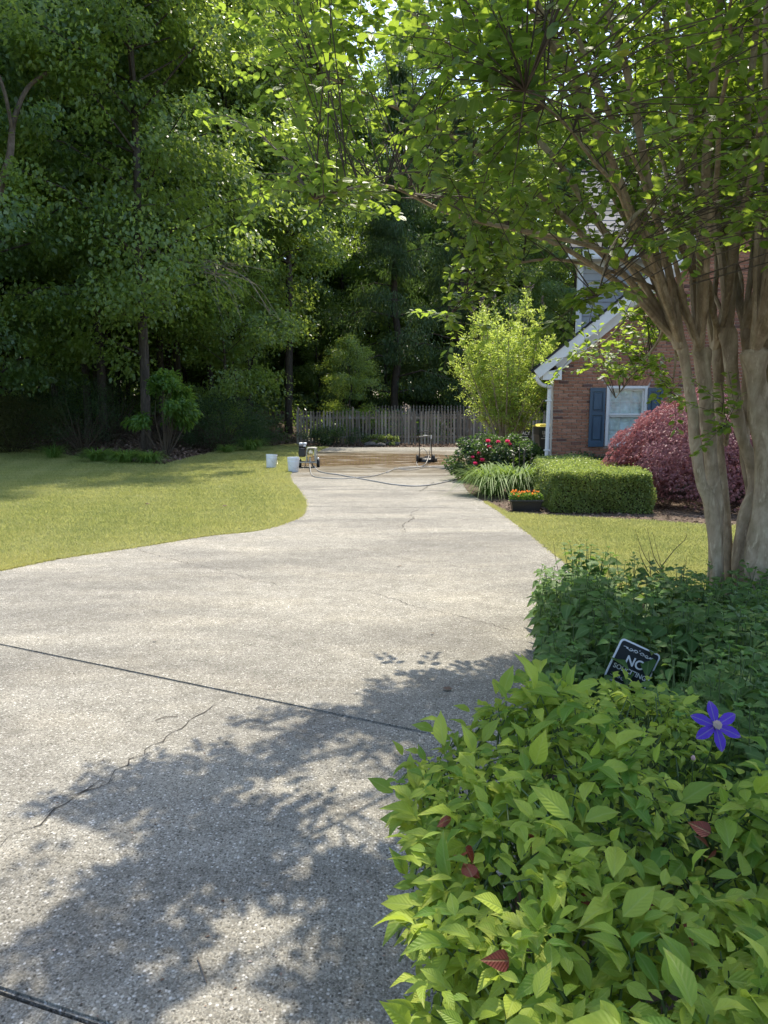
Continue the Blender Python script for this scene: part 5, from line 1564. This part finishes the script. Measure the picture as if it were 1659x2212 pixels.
m = MB(); m.tube([(-.19, -.12, .72), (.15, -.12, .74)], .01, 8); m.box((-.02, -.14, .74), (.11, .05, .035), ch=.008); m.build('crossbar', M['chrome'], sc_, True)
m = MB(); m.tube([(.152, -.14, .76), (.148, -.125, .66)], .017, 8); m.build('grip', M['plastic_white'], sc_, True)
m = MB(); hp = [Vector((.145, -.12, .66)), Vector((.13, -.08, .4)), Vector((.10, -.05, .2)), Vector((.07, .1, .16))]
m.tube(spline(hp, 5), .009, 6); m.tube(spline([Vector((-.17, -.03, .32)), Vector((-.08, -.06, .38)), Vector((.02, -.06, .30)), Vector((.05, -.02, .2)), Vector((.06, .12, .15))], 5), .009, 6); m.build('hose_line', M['hose'], sc_, True)

# ------------------------------------------------------------------ hoses lying on the concrete
def gz1(zx, zy, h=.014): return G(564.1 + .3 * zx, 829.5 + .3 * zy, h)
m = MB()
m.tube(spline([wl + Vector((.04, -.12, .30)), wl + Vector((.06, -.24, .16)), gz1(385, 598), gz1(420, 628), gz1(480, 642), gz1(560, 653), gz1(700, 678), gz1(850, 705), gz1(950, 722), gz1(1080, 733), gz1(1200, 728), gz1(1300, 710), gz1(1400, 688), gz1(1500, 666), gz1(1600, 645)], 6), .014, 8)
tag(m.build('hose', M['hose'], None, True), 'long grey hose curving from the pressure washer to the flower bed', 'hose')
m = MB()
m.tube(spline([wl + Vector((.03, -.12, .29)), wl + Vector((.035, -.2, .12)), gz1(358, 640), gz1(375, 662), gz1(410, 672), gz1(480, 678), gz1(580, 680), gz1(700, 672), gz1(800, 662), gz1(880, 642), gz1(930, 622), gz1(990, 608), gz1(1060, 606), gz1(1130, 600), gz1(1175, 585), gz1(1190, 560), gz1(1170, 545), gz1(1135, 548), gz1(1118, 570), gz1(1135, 592), gz1(1165, 588, .04), gz1(1190, 565, .12), sl + Vector((.1, -.1, .2))], 6), .011, 8)
tag(m.build('hose', M['hose'], None, True), 'thinner hose looping in a ring in front of the surface cleaner', 'hose')
m = MB()
m.tube(spline([gz1(905, 640), gz1(960, 612), gz1(1040, 598), gz1(1150, 596), gz1(1260, 592), gz1(1370, 592), gz1(1460, 596)], 6), .010, 8)
m.tube(spline([gz1(960, 604), gz1(1080, 618), gz1(1200, 598), gz1(1300, 604), gz1(1400, 612), gz1(1480, 614)], 6), .010, 8)
tag(m.build('hose', M['hose'], None, True), 'doubled hose running right from the cleaner across the pad', 'hose')

# ------------------------------------------------------------------ yard sign
SYd = 3.72
tl, tr = P(1345, 1378, SYd), P(1428, 1415, SYd)
w_ = (tr - tl).length; ang = math.atan2(tl.z - tr.z, tr.x - tl.x)
sg = empty('yard_sign', (tl + tr) / 2, 0, 'small dark NO SOLICITING sign with white border, tilted among the leaves', 'sign')
sg.rotation_euler = (math.radians(-6), ang, math.radians(-4))
def rrect(w, h, r, z0=0):
    pts = []
    for (cx, cy_, a0) in ((w / 2 - r, -r, 0), (-w / 2 + r, -r, 90), (-w / 2 + r, -h + r, 180), (w / 2 - r, -h + r, 270)):
        for k in range(6): a = math.radians(a0 + k * 18); pts.append((cx + r * math.cos(a), cy_ + r * math.sin(a)))
    return pts
h_ = w_ * 1.02
m = MB(); m.prism(rrect(w_, h_, .022), 0, .006); m.build('border', M['plastic_white'], sg)
m = MB(); m.prism([(a, b - .0085) for a, b in rrect(w_ - .017, h_ - .017, .015)], -.0015, .001); m.build('face', M['sign_face'], sg)
text_mesh('lettering', 'NO', w_ * .30, (.005, -.004, -h_ * .42), M['print'], sg, bold=.0012, depth=.001)
text_mesh('lettering', 'SOLICITING', w_ * .158, (0, -.004, -h_ * .645), M['print'], sg, bold=.0006, depth=.001, xs=.98)
def scroll(zc, flip):
    m = MB(); S = w_
    def sp(cx, cz, r, a0, turns, sx):
        return [Vector((cx + sx * r * (1 - .8 * t) * math.cos(a0 + t * turns), -.003, cz + flip * r * (1 - .8 * t) * math.sin(a0 + t * turns))) for t in np.linspace(0, 1, 22)]
    for sx in (-1, 1):
        for (cx, r) in ((.07, .048), (.19, .040), (.29, .028)):
            m.tube(sp(sx * cx * S, zc, r * S, -math.pi * .2, 7.2, sx), .0014, 4, cap=False)
        m.tube([Vector((sx * (.02 + .37 * t) * S, -.003, zc + flip * S * (.045 * math.sin(t * 9) * (1 - t * .6)))) for t in np.linspace(0, 1, 20)], .0014, 4, cap=False)
    m.lathe([(0, -.001), (.0028, -.001), (.0028, .001), (0, .001)], (0, -.003, zc + flip * .062 * S), 8, 'Y')
    m.build('scroll_ornament', M['print'], sg)
scroll(-h_ * .17, 1); scroll(-h_ * .85, -1)
m = MB(); m.box((0, .012, -h_ - .16), (.02, .008, .6)); m.build('stake', M['binplastic'], sg)

# ------------------------------------------------------------------ dark leafy perennials
def perennials(name, label, pts, hts, single, mat='perennial', tpls=(T_HEART, T_HEART2), lsz=(.07, .125), tintc=.45):
    c = Vector((float(np.mean([p[0] for p in pts])), float(np.mean([p[1] for p in pts])), 0))
    o = empty(name, c, 0, label, 'plants', 'leafy plants of the bed beside the drive')
    st = MB(); pos = []; D = []; Nn = []; S = []; T = []; W = []
    for (x, y), h in zip(pts, hts):
        lean = Vector((random.gauss(0, .10), random.gauss(-.05, .10), 1))
        b = Vector((x, y, 0)); e = b + lean * h; tn = random.gauss(tintc, .16)
        mid = (b + e) / 2 + Vector((random.gauss(0, .02), random.gauss(0, .02), 0))
        st.tube([b - c, mid - c, e - c], [.0045, .0035, .0018], 4, cap=False)
        nn = max(4, int(h / .085)); a0 = random.uniform(0, 6.28)
        for k in range(nn):
            t = .22 + .78 * (k + .5) / nn
            p = b * (1 - t) ** 2 + mid * 2 * t * (1 - t) + e * t * t
            for s in (0, 1):
                a = a0 + k * math.pi / 2 + s * math.pi + random.gauss(0, .3)
                d = np.array([math.cos(a), math.sin(a), random.uniform(-.75, .15) + (.5 if k == nn - 1 else 0)])
                pos.append(np.array(p) + d * .018); D.append(d); Nn.append([random.gauss(0, .25) + d[0] * .3, random.gauss(-.2, .25), 1])
                S.append(random.uniform(*lsz) * (.72 if k >= nn - 1 else 1)); T.append(min(.88, max(0, tn + random.gauss(0, .1))) if k < nn - 1 else min(1, tn + .25)); W.append(.3 + t)
        if True:
            for s in range(4):
                a = a0 + s * 1.57; d = np.array([math.cos(a), math.sin(a), .9]); pos.append(np.array(e)); D.append(d); Nn.append([-d[0], -d[1], .7]); S.append(random.uniform(.018, .034)); T.append(min(1, tn + .5)); W.append(.6)
    st.build('stems', M['greenstem'], o)['kind'] = 'stuff'
    leafy(o, 'foliage', list(tpls), M[mat], *map(np.array, (pos, D, Nn, S, T)), single=single, only=np.array(W) ** 2)
    return o
def bed_left(y): return float(np.interp(y, [2.2, 3, 4.4, 5.8, 6.4], [.62, .76, .98, 1.25, 1.6]))
A_, B_, C_, E_ = [], [], [], []
while len(A_) + len(B_) + len(C_) < 720:
    y = random.uniform(2.35, 5.9); x = random.uniform(.5, 3.6)
    if x < bed_left(y) or x > y * .56 + .3: continue
    if any(math.hypot(x - a, y - b) < .07 for a, b in (A_ + B_ + C_)[-120:]): continue
    # open the view to the sign face
    if y < SYd + .02 and abs(x - (tl.x + tr.x) / 2 * y / SYd) < .17 and y > 2.9: 
        if random.random() < .85: continue
    (A_ if x < .28 * y + .12 else (B_ if y < 4.3 else C_)).append((x, y))
hb = lambda pts: [(.50 + .05 * math.sin(x * 5 + y * 3)) * random.uniform(.72, 1.12) * (.8 if x < bed_left(y) + .18 else 1) * (.62 if (2.7 < y < SYd and abs(x - (tl.x + tr.x) / 2 * y / SYd) < .26) else 1) for x, y in pts]
perennials('leafy_perennials', 'dark green leafy plants spilling over the drive edge, left of the sign', A_, hb(A_), 300)
perennials('leafy_perennials', 'dark green heart leafed plants around and right of the sign', B_, hb(B_), 300)
perennials('leafy_perennials', 'dark green plants crowding the foot of the tan trunks', C_, [h * .8 for h in hb(C_)], 200)
# taller growth under the clematis flower
E_ = []
while len(E_) < 130:
    x, y = random.uniform(.95, 1.9), random.uniform(1.75, 2.9)
    if x > .50 * y - .02 - .25 * (y - 1.75) and x < y * .62: E_.append((x, y))
perennials('clematis_vine', 'tall dark leaved vine at the right edge, bearing the purple flower', E_, [random.uniform(.5, .74) for _ in E_], 200, tintc=.35, lsz=(.05, .085))
# three big dark leaves near the trunk foot
# clematis flower
cf = P(1546, 1568, 1.7)
cl_ = empty('clematis_flower', cf, 0, 'single purple star shaped clematis flower with six petals', 'flower')
Rm = Vector((0.0, -.80, .6)).normalized().to_track_quat('Z', 'Y').to_matrix()
T_PET = tpl_leaf([.15, .35, .55, .75, .9], [.14, .2, .24, .19, .1], .12, .05, .08)
for k in range(6):
    a = math.radians(92 + 60 * k + [0, 4, -3, 0, 3, -4][k]); d = Rm @ Vector((math.cos(a), math.sin(a), .02)); n_ = Rm @ Vector((0, 0, 1))
    V, F, U = T_PET
    me = mesh_np('petal', V, F, M['purple'], U, np.full(len(V), .3 + .1 * k), True)
    o = link('petal', me, cl_); X = d.cross(n_).normalized(); Z_ = X.cross(d).normalized(); s = .058
    o.matrix_basis = Matrix(((X.x * s, d.x * s, Z_.x * s, d.x * .004), (X.y * s, d.y * s, Z_.y * s, d.y * .004), (X.z * s, d.z * s, Z_.z * s, d.z * .004), (0, 0, 0, 1)))
m = MB()
for k in range(60):
    a = k * 2.4; r_ = .010 * math.sqrt(k / 60); e = Vector((math.cos(a) * r_ * 1.1, math.sin(a) * r_ * 1.1, .016 - .3 * r_)); m.tube([Rm @ Vector((math.cos(a) * r_ * .4, math.sin(a) * r_ * .4, 0)), Rm @ e], [.0006, .0014], 4)
m.build('stamens', M['stamen'], cl_)
m = MB(); m.tube(spline([Vector((0, 0.004, -.005)), Vector((.02, .05, -.06)), Vector((.03, .12, -.2))], 4), .0018, 5); m.build('stem', M['greenstem'], cl_)
for (px, py, Y, lab) in ((1497, 1643, 1.85, 'tiny pale pink bud below the purple flower'), (1664 - 10, 1775, 1.7, 'tiny pink bud at the right edge under the vine')):
    b = empty('flower_bud', P(px, py, Y), 0, lab, 'bud'); m = MB()
    m.lathe([(0, 0), (.005, .003), (.006, .008), (.003, .014), (0, .016)], n=10); m.build('petals', plain('pale_pink', (.65, .4, .38), .6), b, True)
    m = MB(); m.tube([(0, 0, 0), (.01, .02, -.1)], .0012, 4); m.build('stem', M['greenstem'], b)

# dry upright stems standing out of the bed
ds = empty('dry_stems', G(1440, 1290), 0, 'bare dry stems sticking up out of the leafy bed before the lawn', 'stems')
m = MB(); b0 = Vector(ds.location)
for pl_ in ([(1452, 1310), (1430, 1230), (1410, 1150)], [(1436, 1250), (1395, 1205), (1372, 1145)], [(1428, 1225), (1455, 1190), (1480, 1165), (1484, 1150)], [(1440, 1260), (1475, 1240), (1484, 1200)],
            [(1432, 1235), (1412, 1200), (1398, 1140)], [(1400, 1235), (1385, 1205), (1380, 1180)], [(1226, 1300), (1205, 1230), (1195, 1170)], [(1262, 1290), (1258, 1240), (1255, 1200)], [(1330, 1300), (1318, 1240), (1305, 1205)],
            [(1350, 1300), (1338, 1250), (1328, 1185)], [(1365, 1290), (1360, 1230), (1352, 1210)], [(1295, 1290), (1290, 1240), (1292, 1215)], [(1410, 1300), (1404, 1220), (1400, 1190)], [(1478, 1290), (1476, 1240), (1480, 1215)]):
    Y = b0.y - .3 + random.uniform(-.3, .2)
    m.tube(spline([P(a, b, Y) - b0 for a, b in pl_], 4), list(np.linspace(.0045, .0012, 4 * (len(pl_) - 1) + 1)), 5)
m.build('stems', M['twig'], ds)

# ------------------------------------------------------------------ nandina bushes in the foreground
def nandina(name, label, spots, single, extra_red=0):
    c = Vector((float(np.mean([s[0] for s in spots])), float(np.mean([s[1] for s in spots])), 0))
    o = empty(name, c, 0, label, 'bush')
    pos = []; D = []; Nn = []; S = []; T = []; W = []; st = MB()
    for (x, y, z, ox, oy, sz) in spots:
        tip = Vector((x, y, z)); cane = random.random() < .07
        base = Vector((c.x + (x - c.x) * .55, c.y + (y - c.y) * .55, .05)) if cane else tip + Vector((random.gauss(0, .05) - ox * .06, random.gauss(0, .05), -.13))
        mid = (base + tip) / 2 + Vector((random.gauss(0, .02), random.gauss(0, .02), .01))
        st.tube([base - c, mid - c, tip - c], [.0035, .0024, .0014], 4, cap=False)
        ax = Vector((ox + random.gauss(0, .45), oy + random.gauss(0, .45), random.uniform(.25, .9))).normalized()
        tn = random.gauss(.5, .26)
        npr = random.choice((2, 3, 3, 4)); L = .028 * sz * npr
        sd = ax.cross(Vector((0, 0, 1))); sd = (sd if sd.length > .1 else Vector((1, 0, 0))).normalized()
        for k in range(npr + 1):
            p = tip + ax * (L * (k / npr - .6))
            nl = (-1, 1) if k < npr else (0,)
            for s in nl:
                d = ax * (.55 if s else 1.1) + sd * s * 1.0 + Vector((random.gauss(0, .35), random.gauss(0, .35), random.gauss(-.15, .3))); d.z *= .7
                pos.append(np.array(p + d * .008)); D.append(np.array(d))
                nv = Vector((random.gauss(0, .35) + ox * .35, random.gauss(0, .35) - .25, 1)); Nn.append(np.array(nv))
                S.append(random.uniform(.030, .056) * sz * (1.12 if s == 0 else 1)); T.append(min(.98, max(.02, tn + random.gauss(0, .12)))); W.append(1)
    st.build('stems', M['greenstem'], o)['kind'] = 'stuff'
    leafy(o, 'foliage', [T_POINT, T_POINT2, T_POINT3], M['nandina'], *map(np.array, (pos, D, Nn, S, T)), single=single)
    return o, c
def nsurf(x, y):
    return .80 + .05 * math.sin(x * 7 + 1) * math.sin(y * 6) + .03 * math.sin(x * 15 + y * 11)
sz_n = random.random
sp1 = []
while len(sp1) < 740:
    y = random.uniform(.5, 2.02); x = random.uniform(.08, 1.25)
    if x > .62 * y + .45: continue
    lx = .11 + .03 * math.sin(y * 9)
    if y > 1.62 and x > .62 - (y - 1.62) * .3: continue
    if y > 1.3 and x > .98: continue
    e = min(1, max(0, (x - lx) / .2)); b = min(1, max(0, (2.08 - y) / .22))
    top = nsurf(x, y) * (.74 + .26 * math.sqrt(e)) * (.86 + .14 * math.sqrt(b)) + (.05 if y > 1.5 else 0)
    z = top - abs(random.gauss(0, .075)) * (1 if sz_n() < .8 else .3)
    sz = random.choice((.7, .85, 1.0, 1.25, 1.6))
    sp1.append((x, y, z, -.9 * (1 - e), .3 * (1 - b), sz))
for k in range(230):       # the leafy left flank, down over the edge of the drive
    y = random.uniform(.6, 2.0); z = random.uniform(.1, .72)
    sp1.append((.10 + .04 * math.sin(y * 9) + .12 * (.72 - z) + random.uniform(0, .1), y, z, -1, .1, 1.0))
for k in range(260):       # lower layer seen through the gaps
    y = random.uniform(.6, 1.95); x = random.uniform(.12, 1.1)
    sp1.append((x, y, random.uniform(.42, .66), 0, 0, .9))
for k in range(120):
    y = random.uniform(.6, 1.95); x = random.uniform(.1, 1.15)
    sp1.append((x, y, random.uniform(.62, .74), 0, 0, .85))
def clear_flower(L):
    P_ = np.array([[a, b, c] for a, b, c, *_ in L]); X, Y = proj(P_)
    return [q for q, x, y, d in zip(L, X, Y, P_[:, 1]) if not (abs(x - 1546) < 100 and -90 < y - 1568 < 130 and d < 1.78)]
sp1 = clear_flower(sp1); random.shuffle(sp1)
nb_, nc_ = nandina('nandina_bush', 'big chartreuse leafed nandina bush filling the lower right corner', sp1, 300)
sp2 = []
for k in range(130):
    a = random.uniform(0, 6.28); q = math.sqrt(random.random()); x = .80 + math.cos(a) * q * .27; y = 2.2 + math.sin(a) * q * .24
    sp2.append((x, y, (.77 if random.random() < .75 else .56) - .14 * q * q - abs(random.gauss(0, .04)), math.cos(a) * q, math.sin(a) * q, .95))
sp2 = clear_flower(sp2)
nandina('nandina_bush', 'smaller yellow green nandina clump just below the sign', sp2, 300)
# a few red and purple leaves deep in the bush
reds = empty('red_leaves', nc_, 0, 'scattered dark red old leaves inside the big nandina bush', 'leaves')
rp = [(975, 1770), (1010, 1875), (1020, 1895), (1155, 1805), (1160, 1830), (1000, 1850), (1530, 1830), (1545, 1848), (1250, 1945), (1425, 1980), (1100, 2075), (1480, 1990), (1535, 1800), (1005, 1830)]
pos = np.array([list(G(a, b, .765)) for a, b in rp]) ; n = len(pos)
single_leaves(reds, 'leaf', [T_HEART], M['nandina_red'], pos, rdir(n), rdir(n, 1.5) + np.array([0, -.6, 0]), rng.uniform(.035, .052, n), rng.random(n), nc_)
print('all done')
